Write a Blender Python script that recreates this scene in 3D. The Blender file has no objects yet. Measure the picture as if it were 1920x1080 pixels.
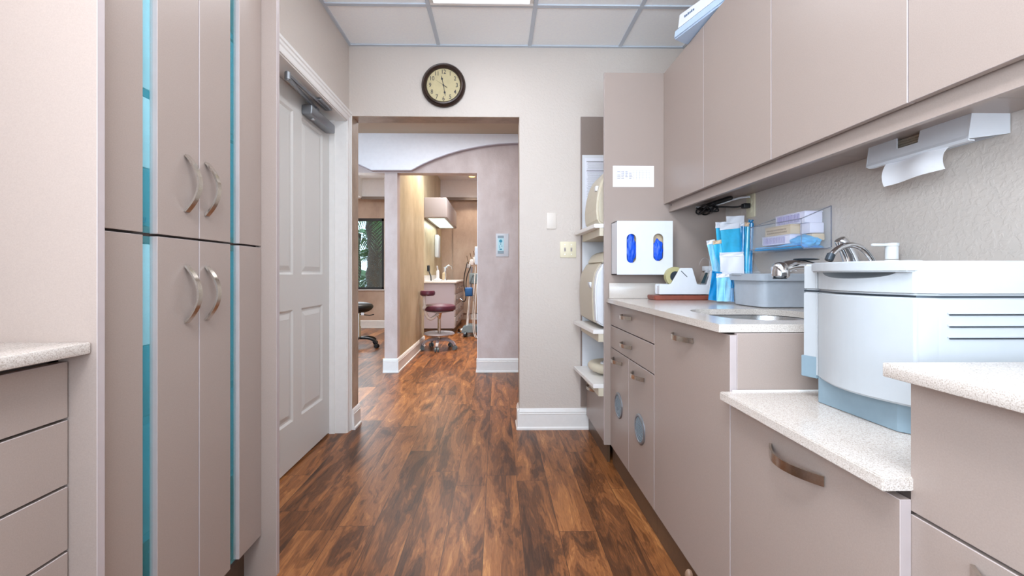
import bpy, bmesh, math, random
from mathutils import Vector, Matrix, noise
random.seed(7)
PI = math.pi
S = bpy.context.scene
COL = S.collection

# ---------------------------------------------------------------- camera
F, PPX, HY, CAMZ, T = 810.0, 944.0, 513.0, 1.05, 0.015
CO, SI = math.cos(T), math.sin(T)
cam = bpy.data.objects.new('camera', bpy.data.cameras.new('camera'))
COL.objects.link(cam)
cam.data.sensor_width = 36.0
cam.data.lens = F/1920*36
cam.data.shift_x = (960-PPX)/1920
cam.data.shift_y = -(540-HY)/1920
cam.data.clip_start = 0.02
cam.location = (0, 0, CAMZ)
cam.rotation_euler = (PI/2, 0, -T)
S.camera = cam
def YX(px, X):                       # depth of a point on the plane X=const
    r = (px-PPX)/F
    return X*(CO-r*SI)/(r*CO+SI)
def XY(px, Y):
    r = (px-PPX)/F
    return Y*(r*CO+SI)/(CO-r*SI)
def ZP(py, X, Y):
    return CAMZ+(HY-py)*(Y*CO+X*SI)/F

# ---------------------------------------------------------------- materials
def lin(c):
    return tuple(((v/255)/12.92 if v/255 <= 0.04045 else ((v/255+0.055)/1.055)**2.4) for v in c)+(1,)
def new(name):
    m = bpy.data.materials.new(name); m.use_nodes = True
    nt = m.node_tree
    return m, nt, nt.nodes['Principled BSDF']
def N(nt, t, **k):
    n = nt.nodes.new(t)
    for a, b in k.items(): setattr(n, a, b)
    return n
def coords(nt, scale=(1, 1, 1)):
    tc = N(nt, 'ShaderNodeTexCoord'); mp = N(nt, 'ShaderNodeMapping')
    mp.inputs['Scale'].default_value = scale
    nt.links.new(tc.outputs['Object'], mp.inputs['Vector'])
    return mp.outputs['Vector']
def plain(name, c, rough=.5, metal=0, spec=.5, bump=0, bscale=80, var=0, vscale=30, **kw):
    m, nt, p = new(name)
    p.inputs['Base Color'].default_value = lin(c)
    p.inputs['Roughness'].default_value = rough
    p.inputs['Metallic'].default_value = metal
    p.inputs['Specular IOR Level'].default_value = spec
    v = coords(nt)
    if var:
        n = N(nt, 'ShaderNodeTexNoise'); n.inputs['Scale'].default_value = vscale; n.inputs['Detail'].default_value = 4
        nt.links.new(v, n.inputs['Vector'])
        r = N(nt, 'ShaderNodeValToRGB')
        a = lin(tuple(max(0, x*(1-var)) for x in c)); b = lin(tuple(min(255, x*(1+var)) for x in c))
        r.color_ramp.elements[0].position = .3; r.color_ramp.elements[0].color = a
        r.color_ramp.elements[1].position = .7; r.color_ramp.elements[1].color = b
        nt.links.new(n.outputs['Fac'], r.inputs['Fac']); nt.links.new(r.outputs['Color'], p.inputs['Base Color'])
    if bump:
        n = N(nt, 'ShaderNodeTexNoise'); n.inputs['Scale'].default_value = bscale; n.inputs['Detail'].default_value = 3
        nt.links.new(v, n.inputs['Vector'])
        b = N(nt, 'ShaderNodeBump'); b.inputs['Strength'].default_value = bump; b.inputs['Distance'].default_value = .004
        nt.links.new(n.outputs['Fac'], b.inputs['Height']); nt.links.new(b.outputs['Normal'], p.inputs['Normal'])
    for k, x in kw.items(): p.inputs[k.replace('_', ' ')].default_value = x
    return m

def floor_mat():
    m, nt, p = new('walnut_plank_floor')
    L = nt.links.new
    tc = N(nt, 'ShaderNodeTexCoord'); sx = N(nt, 'ShaderNodeSeparateXYZ'); L(tc.outputs['Object'], sx.inputs[0])
    def M(op, a, b=None, c=None):
        n = N(nt, 'ShaderNodeMath', operation=op)
        for i, q in enumerate((a, b, c)):
            if q is None: continue
            if isinstance(q, (int, float)): n.inputs[i].default_value = q
            else: L(q, n.inputs[i])
        return n.outputs[0]
    W, LEN = .1525, 1.18
    u = M('DIVIDE', M('ADD', sx.outputs[0], .052+W*40), W); row = M('FLOOR', u); fu = M('FRACT', u)
    wn = N(nt, 'ShaderNodeTexWhiteNoise', noise_dimensions='1D'); L(row, wn.inputs['W'])
    v = M('ADD', M('DIVIDE', M('ADD', sx.outputs[1], 20), LEN), wn.outputs['Value']); cl = M('FLOOR', v); fv = M('FRACT', v)
    idn = M('ADD', M('MULTIPLY', row, 13.37), M('MULTIPLY', cl, 5.71))
    w2 = N(nt, 'ShaderNodeTexWhiteNoise', noise_dimensions='1D'); L(idn, w2.inputs['W'])
    cb = N(nt, 'ShaderNodeCombineXYZ')
    L(M('MULTIPLY', sx.outputs[0], 7.0), cb.inputs[0]); L(M('MULTIPLY', sx.outputs[1], 1.15), cb.inputs[1]); L(M('MULTIPLY', w2.outputs['Value'], 60), cb.inputs[2])
    n1 = N(nt, 'ShaderNodeTexNoise'); n1.inputs['Scale'].default_value = 1.7; n1.inputs['Detail'].default_value = 5; n1.inputs['Distortion'].default_value = 1.1; n1.inputs['Roughness'].default_value=.6
    L(cb.outputs[0], n1.inputs['Vector'])
    cb2 = N(nt, 'ShaderNodeCombineXYZ')
    L(M('MULTIPLY', sx.outputs[0], 60.0), cb2.inputs[0]); L(M('MULTIPLY', sx.outputs[1], 4.5), cb2.inputs[1]); L(M('MULTIPLY', w2.outputs['Value'], 90), cb2.inputs[2])
    n2 = N(nt, 'ShaderNodeTexNoise'); n2.inputs['Scale'].default_value = 2.2; n2.inputs['Detail'].default_value = 6; n2.inputs['Distortion'].default_value = .8; n2.inputs['Roughness'].default_value=.7
    L(cb2.outputs[0], n2.inputs['Vector'])
    # ring figure: bands of the low-frequency noise
    rings = M('ABSOLUTE', M('SUBTRACT', M('FRACT', M('MULTIPLY', n1.outputs['Fac'], 9.0)), .5))
    f = M('ADD', M('MULTIPLY', n1.outputs['Fac'], .85), M('MULTIPLY', n2.outputs['Fac'], .35))
    f = M('ADD', f, M('MULTIPLY', rings, .14))
    f = M('ADD', f, M('MULTIPLY', M('SUBTRACT', w2.outputs['Value'], .5), .16))
    r = N(nt, 'ShaderNodeValToRGB'); e = r.color_ramp.elements
    e[0].position = .42; e[0].color = lin((58, 33, 18)); e[1].position = .87; e[1].color = lin((190, 134, 78))
    q = e.new(.55); q.color = lin((92, 55, 30)); q = e.new(.66); q.color = lin((130, 80, 44)); q = e.new(.77); q.color = lin((158, 102, 58))
    L(f, r.inputs['Fac'])
    gu = M('MINIMUM', fu, M('SUBTRACT', 1, fu)); gv = M('MINIMUM', fv, M('SUBTRACT', 1, fv))
    seam = M('MAXIMUM', M('LESS_THAN', gu, .008), M('LESS_THAN', gv, .0012))
    mx = N(nt, 'ShaderNodeMix', data_type='RGBA'); L(M('MULTIPLY', seam, .75), mx.inputs['Factor']); L(r.outputs['Color'], mx.inputs[6]); mx.inputs[7].default_value = lin((50, 28, 18))
    L(mx.outputs[2], p.inputs['Base Color'])
    p.inputs['Roughness'].default_value = .32; p.inputs['Specular IOR Level'].default_value = .32
    b = N(nt, 'ShaderNodeBump'); b.inputs['Strength'].default_value = .25; b.inputs['Distance'].default_value = .002
    L(n2.outputs['Fac'], b.inputs['Height']); L(b.outputs['Normal'], p.inputs['Normal'])
    return m

def quartz_mat():
    m, nt, p = new('speckled_quartz')
    v = coords(nt); L = nt.links.new
    n = N(nt, 'ShaderNodeTexNoise'); n.inputs['Scale'].default_value = 520; n.inputs['Detail'].default_value = 3
    L(v, n.inputs['Vector'])
    r = N(nt, 'ShaderNodeValToRGB'); e = r.color_ramp.elements
    e[0].position = .33; e[0].color = lin((164, 152, 142)); e[1].position = .66; e[1].color = lin((212, 205, 199))
    q = e.new(.45); q.color = lin((195, 186, 178))
    L(n.outputs['Fac'], r.inputs['Fac']); L(r.outputs['Color'], p.inputs['Base Color'])
    p.inputs['Roughness'].default_value = .16
    return m

def faux_mat(name, c1, c2, c3, sc=3.0):
    m, nt, p = new(name); v = coords(nt, (1, 1, .6)); L = nt.links.new
    n = N(nt, 'ShaderNodeTexNoise'); n.inputs['Scale'].default_value = sc; n.inputs['Detail'].default_value = 8; n.inputs['Roughness'].default_value = .65
    L(v, n.inputs['Vector'])
    r = N(nt, 'ShaderNodeValToRGB'); e = r.color_ramp.elements
    e[0].position = .32; e[0].color = lin(c1); e[1].position = .68; e[1].color = lin(c3); q = e.new(.5); q.color = lin(c2)
    L(n.outputs['Fac'], r.inputs['Fac']); L(r.outputs['Color'], p.inputs['Base Color'])
    p.inputs['Roughness'].default_value = .42
    b = N(nt, 'ShaderNodeTexNoise'); b.inputs['Scale'].default_value = 90; L(coords(nt), b.inputs['Vector'])
    bp = N(nt, 'ShaderNodeBump'); bp.inputs['Strength'].default_value = .35; bp.inputs['Distance'].default_value = .004
    L(b.outputs['Fac'], bp.inputs['Height']); L(bp.outputs['Normal'], p.inputs['Normal'])
    return m

def emis(name, c, s):
    m, nt, p = new(name)
    p.inputs['Base Color'].default_value = lin(c); p.inputs['Emission Color'].default_value = lin(c); p.inputs['Emission Strength'].default_value = s
    return m

def textured_wall():
    m, nt, p = new('knockdown_wall'); L = nt.links.new
    p.inputs['Base Color'].default_value = lin((206, 196, 188)); p.inputs['Roughness'].default_value = .42
    v = coords(nt)
    n = N(nt, 'ShaderNodeTexNoise'); n.inputs['Scale'].default_value = 60; n.inputs['Detail'].default_value = 4; n.inputs['Distortion'].default_value = .5
    L(v, n.inputs['Vector'])
    r = N(nt, 'ShaderNodeValToRGB'); r.color_ramp.elements[0].position = .45; r.color_ramp.elements[1].position = .6
    L(n.outputs['Fac'], r.inputs['Fac'])
    b = N(nt, 'ShaderNodeBump'); b.inputs['Strength'].default_value = .22; b.inputs['Distance'].default_value = .003
    L(r.outputs['Color'], b.inputs['Height']); L(b.outputs['Normal'], p.inputs['Normal'])
    return m

M_floor = floor_mat(); M_quartz = quartz_mat(); M_wall = textured_wall()
M_lam = plain('taupe_laminate', (158, 143, 135), .33, spec=.45, var=.022, vscale=420)
M_lamdark = plain('dark_taupe_laminate', (134, 120, 112), .4, var=.02, vscale=420)  # darker brown taupe for the tower gable and tray trim
M_edge = plain('pale_edge_band', (176, 164, 163), .35, var=.01)
M_body = plain('cabinet_core', (70, 60, 56), .6, var=.02)
M_toe = plain('dark_toe_kick', (84, 62, 46), .35, var=.06, vscale=60)
M_nickel = plain('brushed_nickel', (206, 199, 190), .2, 1, var=.04, vscale=300)
M_chrome = plain('polished_chrome', (220, 222, 226), .07, 1)
M_steel = plain('sink_steel', (176, 180, 182), .25, 1, bump=.1, bscale=200)
M_white = plain('white_plastic', (218, 221, 227), .32, var=.006)
M_mach = plain('cool_white_casing', (172, 176, 180), .36, var=.004)
M_white2 = plain('satin_white_paint', (236, 234, 232), .35, var=.008)
M_door = plain('door_paint', (218, 217, 214), .4, bump=.12, bscale=160)
M_blueplas = plain('blue_grey_plastic', (124, 144, 156), .4, var=.02)
M_beige = plain('beige_plastic', (205, 196, 176), .4, var=.012)
M_greyplas = plain('grey_tub_plastic', (160, 168, 178), .4, var=.02)
M_midgrey = plain('closer_metal', (140, 144, 150), .35, .7)
M_darkgrey = plain('dark_metal', (58, 66, 74), .35, .6)
M_black = plain('black_rubber', (22, 22, 24), .45, var=.1)
M_bronze = plain('clock_bronze', (58, 42, 36), .3, .25, var=.1, vscale=40)
M_cream = plain('cream_dial', (196, 182, 142), .6, var=.03, vscale=25)
M_ink = plain('printed_ink', (62, 60, 66), .7)
M_paper = plain('white_paper', (240, 240, 244), .7, var=.005)
M_poster = plain('poster_paper', (228, 230, 240), .7, var=.01)
M_ceil = plain('ceiling_tile', (250, 252, 255), .8, bump=.25, bscale=350, var=.012, vscale=90)
M_grid = plain('ceiling_grid_metal', (196, 204, 214), .4)
M_hallceil = plain('hall_ceiling_tile', (196, 182, 160), .8, bump=.2, bscale=200)
M_soffit = plain('soffit_paint', (246, 247, 253), .6, var=.01)
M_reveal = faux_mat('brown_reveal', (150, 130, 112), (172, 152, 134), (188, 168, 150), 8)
M_pink = faux_mat('rose_plaster', (188, 170, 166), (204, 188, 184), (216, 204, 202), 2.6)
M_rose = faux_mat('salmon_plaster', (182, 154, 136), (198, 172, 152), (212, 190, 172), 2.6)
M_gold = faux_mat('golden_plaster', (180, 164, 130), (200, 184, 152), (214, 200, 172), 3.2)
M_teal = plain('teal_glass', (92, 192, 204), .12, spec=.6, var=.03, vscale=4, Alpha=.2)
M_teal2 = plain('pale_teal', (196, 234, 246), .5, var=.02)
M_teal3 = plain('deep_teal', (30, 118, 142), .5, var=.03)
M_acr = plain('clear_acrylic', (225, 232, 240), .05, spec=.7, Alpha=.09)
M_acre = plain('acrylic_edge', (120, 122, 140), .1, spec=.7, Alpha=.5)
M_blue = plain('nitrile_blue', (20, 84, 214), .45, bump=.2, bscale=60, var=.08, vscale=60)
M_blue2 = plain('blue_wrap_cloth', (82, 176, 232), .7, bump=.3, bscale=60, var=.06)
M_film = plain('pouch_blue_film', (66, 182, 222), .2, spec=.6, var=.08, vscale=22)
M_filmd = plain('pouch_deep_blue_film', (24, 132, 190), .2, spec=.6, var=.1, vscale=22)
M_filml = plain('pouch_pale_blue_film', (148, 212, 240), .2, spec=.6, var=.08, vscale=22)
M_pap = plain('pouch_paper', (232, 232, 238), .7)
M_tanp = plain('pouch_tan_strip', (218, 190, 160), .7)
M_tan = plain('tan_tray_plastic', (212, 190, 158), .5)
M_lil = plain('white_tray_plastic', (226, 224, 242), .4)
M_rust = plain('brown_tray', (134, 72, 58), .35, var=.05)
M_olive = plain('tape_roll', (176, 168, 122), .5)
M_purple = plain('burgundy_vinyl', (88, 40, 62), .35, var=.05)
M_greyp = plain('stool_grey_paint', (176, 174, 184), .4)
M_caster = plain('caster_grey', (110, 128, 136), .5)
M_cabgrey = plain('lilac_grey_laminate', (172, 164, 176), .4)
M_taupe2 = plain('far_taupe_laminate', (176, 166, 164), .45)
M_plate = plain('ivory_plate', (228, 220, 192), .4)
M_wallplate = plain('putty_plate', (222, 214, 206), .4)
M_navy = plain('navy_blue_pouch', (24, 84, 146), .5)
M_leaf = plain('palm_leaf', (64, 104, 54), .5, var=.25, vscale=6)
M_trunk = plain('palm_trunk', (48, 36, 27), .85, bump=1, bscale=20, var=.3, vscale=12)
M_grass = plain('grass', (110, 128, 60), .9, var=.2)
M_winframe = plain('dark_window_frame', (40, 40, 40), .4)
M_pane = plain('window_glass', (200, 215, 215), .02, spec=.5, Alpha=.05)
M_kp = plain('keypad_membrane', (186, 224, 232), .3)
M_kpg = plain('keypad_grey', (142, 160, 172), .4)
M_kpb = plain('keypad_teal', (28, 140, 172), .4)
M_lamp = emis('light_panel_diffuser', (250, 252, 255), 1.8)
M_can = emis('warm_downlight_lens', (255, 190, 110), 6)
M_under = emis('under_cabinet_diffuser', (225, 245, 240), 1.1)
M_towel = plain('folded_paper_towels', (196, 184, 166), .8, var=.04, vscale=200)

# ---------------------------------------------------------------- mesh helpers
class MB:
    def __init__(s): s.bm = bmesh.new()
    def _merge(s, b, mi=0):
        for f in b.faces:
            if mi: f.material_index = mi
        me = bpy.data.meshes.new('t'); b.to_mesh(me); b.free(); s.bm.from_mesh(me); bpy.data.meshes.remove(me)
        return s
    def box(s, x0, x1, y0, y1, z0, z1, bev=0, mi=0, seg=2, mat=None):
        b = bmesh.new(); bmesh.ops.create_cube(b, size=1)
        for v in b.verts:
            v.co = Vector(((x0+x1)/2+v.co.x*(x1-x0), (y0+y1)/2+v.co.y*(y1-y0), (z0+z1)/2+v.co.z*(z1-z0)))
        if bev: bmesh.ops.bevel(b, geom=b.edges[:], offset=bev, segments=seg, affect='EDGES', profile=.5)
        if mat: b.transform(mat)
        return s._merge(b, mi)
    def slab(s, x0, x1, y0, y1, z0, z1, axis=0, sign=-1, bev=.0008):
        """a door front: its edges get material 1, its broad faces material 0"""
        b = bmesh.new(); bmesh.ops.create_cube(b, size=1)
        for v in b.verts:
            v.co = Vector(((x0+x1)/2+v.co.x*(x1-x0), (y0+y1)/2+v.co.y*(y1-y0), (z0+z1)/2+v.co.z*(z1-z0)))
        bmesh.ops.bevel(b, geom=b.edges[:], offset=bev, segments=1, affect='EDGES')
        b.normal_update()
        for f in b.faces: f.material_index = 0 if (abs(f.normal[axis]) > .9 or abs(f.normal.z) > .9) else 1
        return s._merge(b)
    def prism(s, pts, axis, lo, hi, bev=0, mi=0, seg=2, mat=None):
        """extrude a 2-D outline: axis 0 -> pts are (y,z), 1 -> (x,z), 2 -> (x,y)"""
        b = bmesh.new()
        def P(a, c, h): return ((h, a, c), (a, h, c), (a, c, h))[axis]
        lo_v = [b.verts.new(P(a, c, lo)) for a, c in pts]; hi_v = [b.verts.new(P(a, c, hi)) for a, c in pts]
        n = len(pts)
        b.faces.new(lo_v[::-1]); b.faces.new(hi_v)
        for i in range(n): b.faces.new((lo_v[i], lo_v[(i+1) % n], hi_v[(i+1) % n], hi_v[i]))
        bmesh.ops.recalc_face_normals(b, faces=b.faces[:])
        if bev: bmesh.ops.bevel(b, geom=b.edges[:], offset=bev, segments=seg, affect='EDGES')
        if mat: b.transform(mat)
        return s._merge(b, mi)
    def cyl(s, p0, p1, r, r2=None, n=24, mi=0, bev=0):
        p0, p1 = Vector(p0), Vector(p1); d = p1-p0
        b = bmesh.new()
        bmesh.ops.create_cone(b, cap_ends=True, segments=n, radius1=r, radius2=r if r2 is None else r2, depth=d.length)
        if bev:
            ed = [e for e in b.edges if len(e.link_faces) == 2 and any(len(f.verts) > 4 for f in e.link_faces)]
            bmesh.ops.bevel(b, geom=ed, offset=bev, segments=3, affect='EDGES')
        b.transform(Matrix.Translation((p0+p1)/2) @ d.to_track_quat('Z', 'Y').to_matrix().to_4x4())
        return s._merge(b, mi)
    def tube(s, pts, r, n=10, mi=0, flat=None):
        """a round tube through points (smoothed), or a strap when flat=(width, thick, width_dir)"""
        pts = [Vector(p) for p in pts]; b = bmesh.new(); rings = []
        rr = r if isinstance(r, (list, tuple)) else [r]*len(pts)
        up = None
        for i, p in enumerate(pts):
            t = (pts[min(i+1, len(pts)-1)]-pts[max(i-1, 0)]).normalized()
            if up is None:
                up = Vector((0, 0, 1)) if abs(t.z) < .9 else Vector((0, 1, 0))
            if flat: up = Vector(flat[2])
            a = t.cross(up).normalized(); c = a.cross(t).normalized(); up = c
            ring = []
            if flat:
                w, h = flat[0]/2, flat[1]/2
                for (q, w_) in ((-1, -1), (1, -1), (1, 1), (-1, 1)): ring.append(b.verts.new(p+c*w*q+a*h*w_))
            else:
                for k in range(n):
                    g = 2*PI*k/n; ring.append(b.verts.new(p+a*math.cos(g)*rr[i]+c*math.sin(g)*rr[i]))
            rings.append(ring)
        m = len(rings[0])
        for i in range(len(rings)-1):
            for k in range(m): b.faces.new((rings[i][k], rings[i][(k+1) % m], rings[i+1][(k+1) % m], rings[i+1][k]))
        b.faces.new(rings[0][::-1]); b.faces.new(rings[-1])
        bmesh.ops.recalc_face_normals(b, faces=b.faces[:])
        return s._merge(b, mi)
    def lathe(s, prof, c=(0, 0, 0), n=48, axis='Z', mi=0):
        b = bmesh.new(); rings = []
        for r, h in prof:
            if r < 1e-6: rings.append([b.verts.new((0, 0, h))])
            else: rings.append([b.verts.new((r*math.cos(2*PI*k/n), r*math.sin(2*PI*k/n), h)) for k in range(n)])
        for i in range(len(rings)-1):
            A, B = rings[i], rings[i+1]
            for k in range(n):
                if len(A) == 1 and len(B) == 1: continue
                if len(A) == 1: b.faces.new((A[0], B[k], B[(k+1) % n]))
                elif len(B) == 1: b.faces.new((A[k], A[(k+1) % n], B[0]))
                else: b.faces.new((A[k], A[(k+1) % n], B[(k+1) % n], B[k]))
        bmesh.ops.recalc_face_normals(b, faces=b.faces[:])
        R = {'Z': Matrix(), '-Y': Matrix.Rotation(PI/2, 4, 'X'), '-X': Matrix.Rotation(-PI/2, 4, 'Y'), 'X': Matrix.Rotation(PI/2, 4, 'Y')}[axis]
        b.transform(Matrix.Translation(c) @ R)
        return s._merge(b, mi)
    def plate(s, outer, holes, axis, lo, hi, mi=0):
        """flat plate with holes"""
        b = bmesh.new()
        def P(a, c): return ((lo, a, c), (a, lo, c), (a, c, lo))[axis]
        for loop in [outer]+holes:
            vs = [b.verts.new(P(*q)) for q in loop]
            for i in range(len(vs)): b.edges.new((vs[i], vs[(i+1) % len(vs)]))
        bmesh.ops.triangle_fill(b, edges=b.edges[:], use_beauty=True)
        g = bmesh.ops.extrude_face_region(b, geom=b.faces[:])
        d = [0, 0, 0]; d[axis] = hi-lo
        for v in g['geom']:
            if isinstance(v, bmesh.types.BMVert): v.co += Vector(d)
        bmesh.ops.recalc_face_normals(b, faces=b.faces[:])
        return s._merge(b, mi)
    def blob(s, c, r, sub=4, amp=.15, sc=6, seed=0, mi=0):
        b = bmesh.new(); bmesh.ops.create_icosphere(b, subdivisions=sub, radius=1)
        for v in b.verts:
            n = noise.noise(v.co*sc+Vector((seed, seed, seed)))
            v.co = Vector((v.co.x*r[0], v.co.y*r[1], v.co.z*r[2]))*(1+amp*n)+Vector(c)
        return s._merge(b, mi)
    def text(s, txt, size, mat, depth=.0004, mi=0, sx=1):
        cu = bpy.data.curves.new('t', 'FONT'); cu.body = txt; cu.size = size; cu.align_x = 'CENTER'; cu.align_y = 'CENTER'; cu.extrude = depth; cu.offset = .0003 if size > .03 else 0
        o = bpy.data.objects.new('t', cu); COL.objects.link(o)
        dg = bpy.context.evaluated_depsgraph_get(); me = bpy.data.meshes.new_from_object(o.evaluated_get(dg))
        b = bmesh.new(); b.from_mesh(me); b.transform(mat @ Matrix.Scale(sx, 4, (1, 0, 0)))
        bpy.data.objects.remove(o); bpy.data.curves.remove(cu); bpy.data.meshes.remove(me)
        return s._merge(b, mi)

def rootof(o):
    while o.parent: o = o.parent
    return o
def obj(name, mb, mats, parent=None, smooth=None, label=None):
    me = bpy.data.meshes.new(name); bm = mb.bm
    if parent is None:
        xs = [v.co for v in bm.verts]
        org = Vector(((min(v.x for v in xs)+max(v.x for v in xs))/2, (min(v.y for v in xs)+max(v.y for v in xs))/2, min(v.z for v in xs)))
    else: org = rootof(parent).location.copy()
    bm.transform(Matrix.Translation(-org))
    bm.to_mesh(me); bm.free()
    if not isinstance(mats, (list, tuple)): mats = [mats]
    for m in mats: me.materials.append(m)
    o = bpy.data.objects.new(name, me); COL.objects.link(o)
    if parent is None: o.location = org
    else: o.parent = parent
    if smooth is None: smooth = 35
    if smooth:
        me.polygons.foreach_set('use_smooth', [True]*len(me.polygons))
        me.set_sharp_from_angle(angle=math.radians(smooth))
    if label: o['label'] = label
    return o
def tag(o, label, cat, group=None, kind=None):
    o['label'] = label; o['category'] = cat
    if group: o['group'] = group
    if kind: o['kind'] = kind
    return o
def thing(name, label, cat, loc, group=None):
    o = bpy.data.objects.new(name, None); COL.objects.link(o); o.location = loc; o.empty_display_size = .05
    return tag(o, label, cat, group)
def struct(name, mb, mats, parent=None, smooth=0):
    o = obj(name, mb, mats, parent, smooth)
    if parent is None:
        # keep structure meshes in world coordinates so that textures line up
        o.data.transform(Matrix.Translation(o.location)); o.location = (0, 0, 0)
    o['kind'] = 'structure'
    return o
def copytree(o, parent=None):
    c = o.copy(); COL.objects.link(c); c.parent = parent
    for ch in list(o.children): copytree(ch, c)
    return c
def rrect(x0, x1, y0, y1, r, n=6):
    p = []
    for cx, cy, a in ((x1-r, y1-r, 0), (x0+r, y1-r, PI/2), (x0+r, y0+r, PI), (x1-r, y0+r, 1.5*PI)):
        for k in range(n+1): p.append((cx+r*math.cos(a+PI/2*k/n), cy+r*math.sin(a+PI/2*k/n)))
    return p

# ---------------------------------------------------------------- dimensions
XL, XR, ZC = -.993, 1.27, 2.58
YB, YB2 = 2.916, 3.04          # far wall of the sterilisation room and its back
YH, YH2 = 4.605, 4.72          # plaster wall beyond the hall
YN = -1.35

# ---------------------------------------------------------------- setting
struct('floor', MB().box(-5, 2.0, YN-.1, 10.1, -.05, 0), M_floor)
# ceiling: lay-in tiles and grid
struct('ceiling', MB().box(XL-.3, XR+.3, YN-.1, YB+.05, ZC+.006, ZC+.05), M_ceil)
g = MB()
gx = [-.392, .22, .829]; rows = [2.47, 1.86-.61, .64-.61, -.58-.61]
for x in gx: g.box(x-.012, x+.012, YN, YB, ZC-.001, ZC+.006)
for y in (2.47, 1.86, 1.25, .64, .03, -.58, -1.19, -1.8): g.box(XL, XR, y-.012, y+.012, ZC-.0016, ZC+.006)
g.box(XL, XL+.018, YN, YB, ZC-.0022, ZC+.006); g.box(XR-.018, XR, YN, YB, ZC-.0022, ZC+.006); g.box(XL, XR, YB-.018, YB, ZC-.0028, ZC+.006)
struct('trim_1', g, M_grid)

# door opening in the left wall
YD1 = YX(618, -1.10); YD0 = YD1-.914; ZD = 2.055
w = MB()
w.box(XL-.16, XL, YN, -1.25, 0, ZC); w.box(XL-.16, XL, -.52, YD0-.012, 0, ZC); w.box(XL-.16, XL, -1.25, -.52, 0, 1.0); w.box(XL-.16, XL, -1.25, -.52, 2.25, ZC); w.box(XL-.16, XL, YD1+.012, YB, 0, ZC); w.box(XL-.16, XL, YD0-.012, YD1+.012, ZD+.01, ZC)  # also leaves a gap for the added fill window
struct('wall_left', w, M_wall)
struct('wall_right', MB().box(XR, XR+.12, YN, YB2, 0, ZC), M_wall)
# far wall with the cased-less opening
XO0, XO1 = XY(660, YB), XY(974, YB); ZO = ZP(219, 0, YB)
w = MB()
w.box(XL-.3, XO0, YB, YB2, 0, ZC); w.box(XO1, XR+.12, YB, YB2, 0, ZC); w.box(XO0, XO1, YB, YB2, ZO, ZC)
struct('wall_back', w, M_wall)
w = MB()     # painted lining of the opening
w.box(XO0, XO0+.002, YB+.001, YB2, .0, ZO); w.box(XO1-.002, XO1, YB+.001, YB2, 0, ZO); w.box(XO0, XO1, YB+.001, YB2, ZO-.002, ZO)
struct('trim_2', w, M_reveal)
# wall behind the camera, with a window that lets daylight in
w = MB()
w.box(XL-.3, -.9, YN-.12, YN, 0, ZC); w.box(1.1, XR+.12, YN-.12, YN, 0, ZC); w.box(-.9, 1.1, YN-.12, YN, 0, .5); w.box(-.9, 1.1, YN-.12, YN, 2.3, ZC)
struct('wall_behind', w, M_wall)

def baseboard(name, x0, y0, x1, y1, nx, ny, h=.14, ext=0):
    """stepped profile running from (x0,y0) to (x1,y1); (nx,ny) points into the room"""
    prof = [(0, 0), (.022, 0), (.022, .012), (.015, .02), (.013, h*.74), (.016, h*.76), (.011, h*.8), (.014, h*.84), (.008, h*.95), (.003, h), (0, h)]
    mb = MB(); b = bmesh.new(); A, B = [], []
    for d, z in prof:
        A.append(b.verts.new((x0+nx*d, y0+ny*d, z))); B.append(b.verts.new((x1+nx*d, y1+ny*d, z)))
    n = len(prof)
    b.faces.new(A); b.faces.new(B[::-1])
    for i in range(n): b.faces.new((A[i], B[i], B[(i+1) % n], A[(i+1) % n]))
    bmesh.ops.recalc_face_normals(b, faces=b.faces[:]); mb._merge(b)
    return struct(name, mb, M_white2)
baseboard('baseboard_back', XO1-.015, YB, .66, YB, 0, -1)
baseboard('baseboard_opening', XO1, YB-.015, XO1, YB2+.015, -1, 0)
baseboard('baseboard_reveal', XO0, YB-.0, XO0, YB2+.015, 1, 0)

# the left door, its jamb and casing
dr = MB(); XD = -1.10
yw0, yw1 = YD0, YD1
rows_ = [(.22, .80), (.97, 1.62), (1.745, 1.925)]
stl = .115; mul = .10; pw = (yw1-yw0-2*stl-mul)/2
cols = [(yw0+stl, yw0+stl+pw), (yw1-stl-pw, yw1-stl)]
rows_ = [(ZP(728+60, XD, 2.35)*0+.255, .855), (1.045, 1.93)]
holes = [[(a, c), (b_, c), (b_, d), (a, d)] for a, b_ in cols for c, d in rows_]
dr.plate([(yw0, .012), (yw1, .012), (yw1, ZD-.008), (yw0, ZD-.008)], holes, 0, XD-.01, XD)
dr.box(XD-.04, XD-.01, yw0, yw1, .012, ZD-.008)
for a, b_ in cols:
    for c, d in rows_:
        # raised panel: sloped border then flat field
        bb = bmesh.new(); m1, m2 = .012, .045
        def ring(i, x): return [bb.verts.new((x, a+i, c+i)), bb.verts.new((x, b_-i, c+i)), bb.verts.new((x, b_-i, d-i)), bb.verts.new((x, a+i, d-i))]
        R = [ring(0, XD-.0002), ring(.011, XD-.0085), ring(.02, XD-.0085), ring(.046, XD-.0015)]
        for i in range(3):
            for k in range(4): bb.faces.new((R[i][k], R[i][(k+1) % 4], R[i+1][(k+1) % 4], R[i+1][k]))
        bb.faces.new(R[3]); bmesh.ops.recalc_face_normals(bb, faces=bb.faces[:])
        for f in bb.faces:
            if f.normal.x < 0: f.normal_flip()
        dr._merge(bb)
door1 = struct('door_1', dr, M_door)
cl = MB()
zc0, zc1 = 1.948, 2.003
yc0, yc1 = YX(585, -1.04), YX(628.5, -1.04)
cl.box(XD, -1.04, yc0, yc1, zc0, zc1, .008, seg=3)
clo = obj('door_closer', cl, M_midgrey, door1, label='grey metal closer body screwed to the door')
obj('valve_cap', MB().cyl((-1.066, yc0+.075, zc0-.008), (-1.066, yc0+.075, zc0+.004), .012, bev=.003), M_chrome, clo)
ar = MB()
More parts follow.
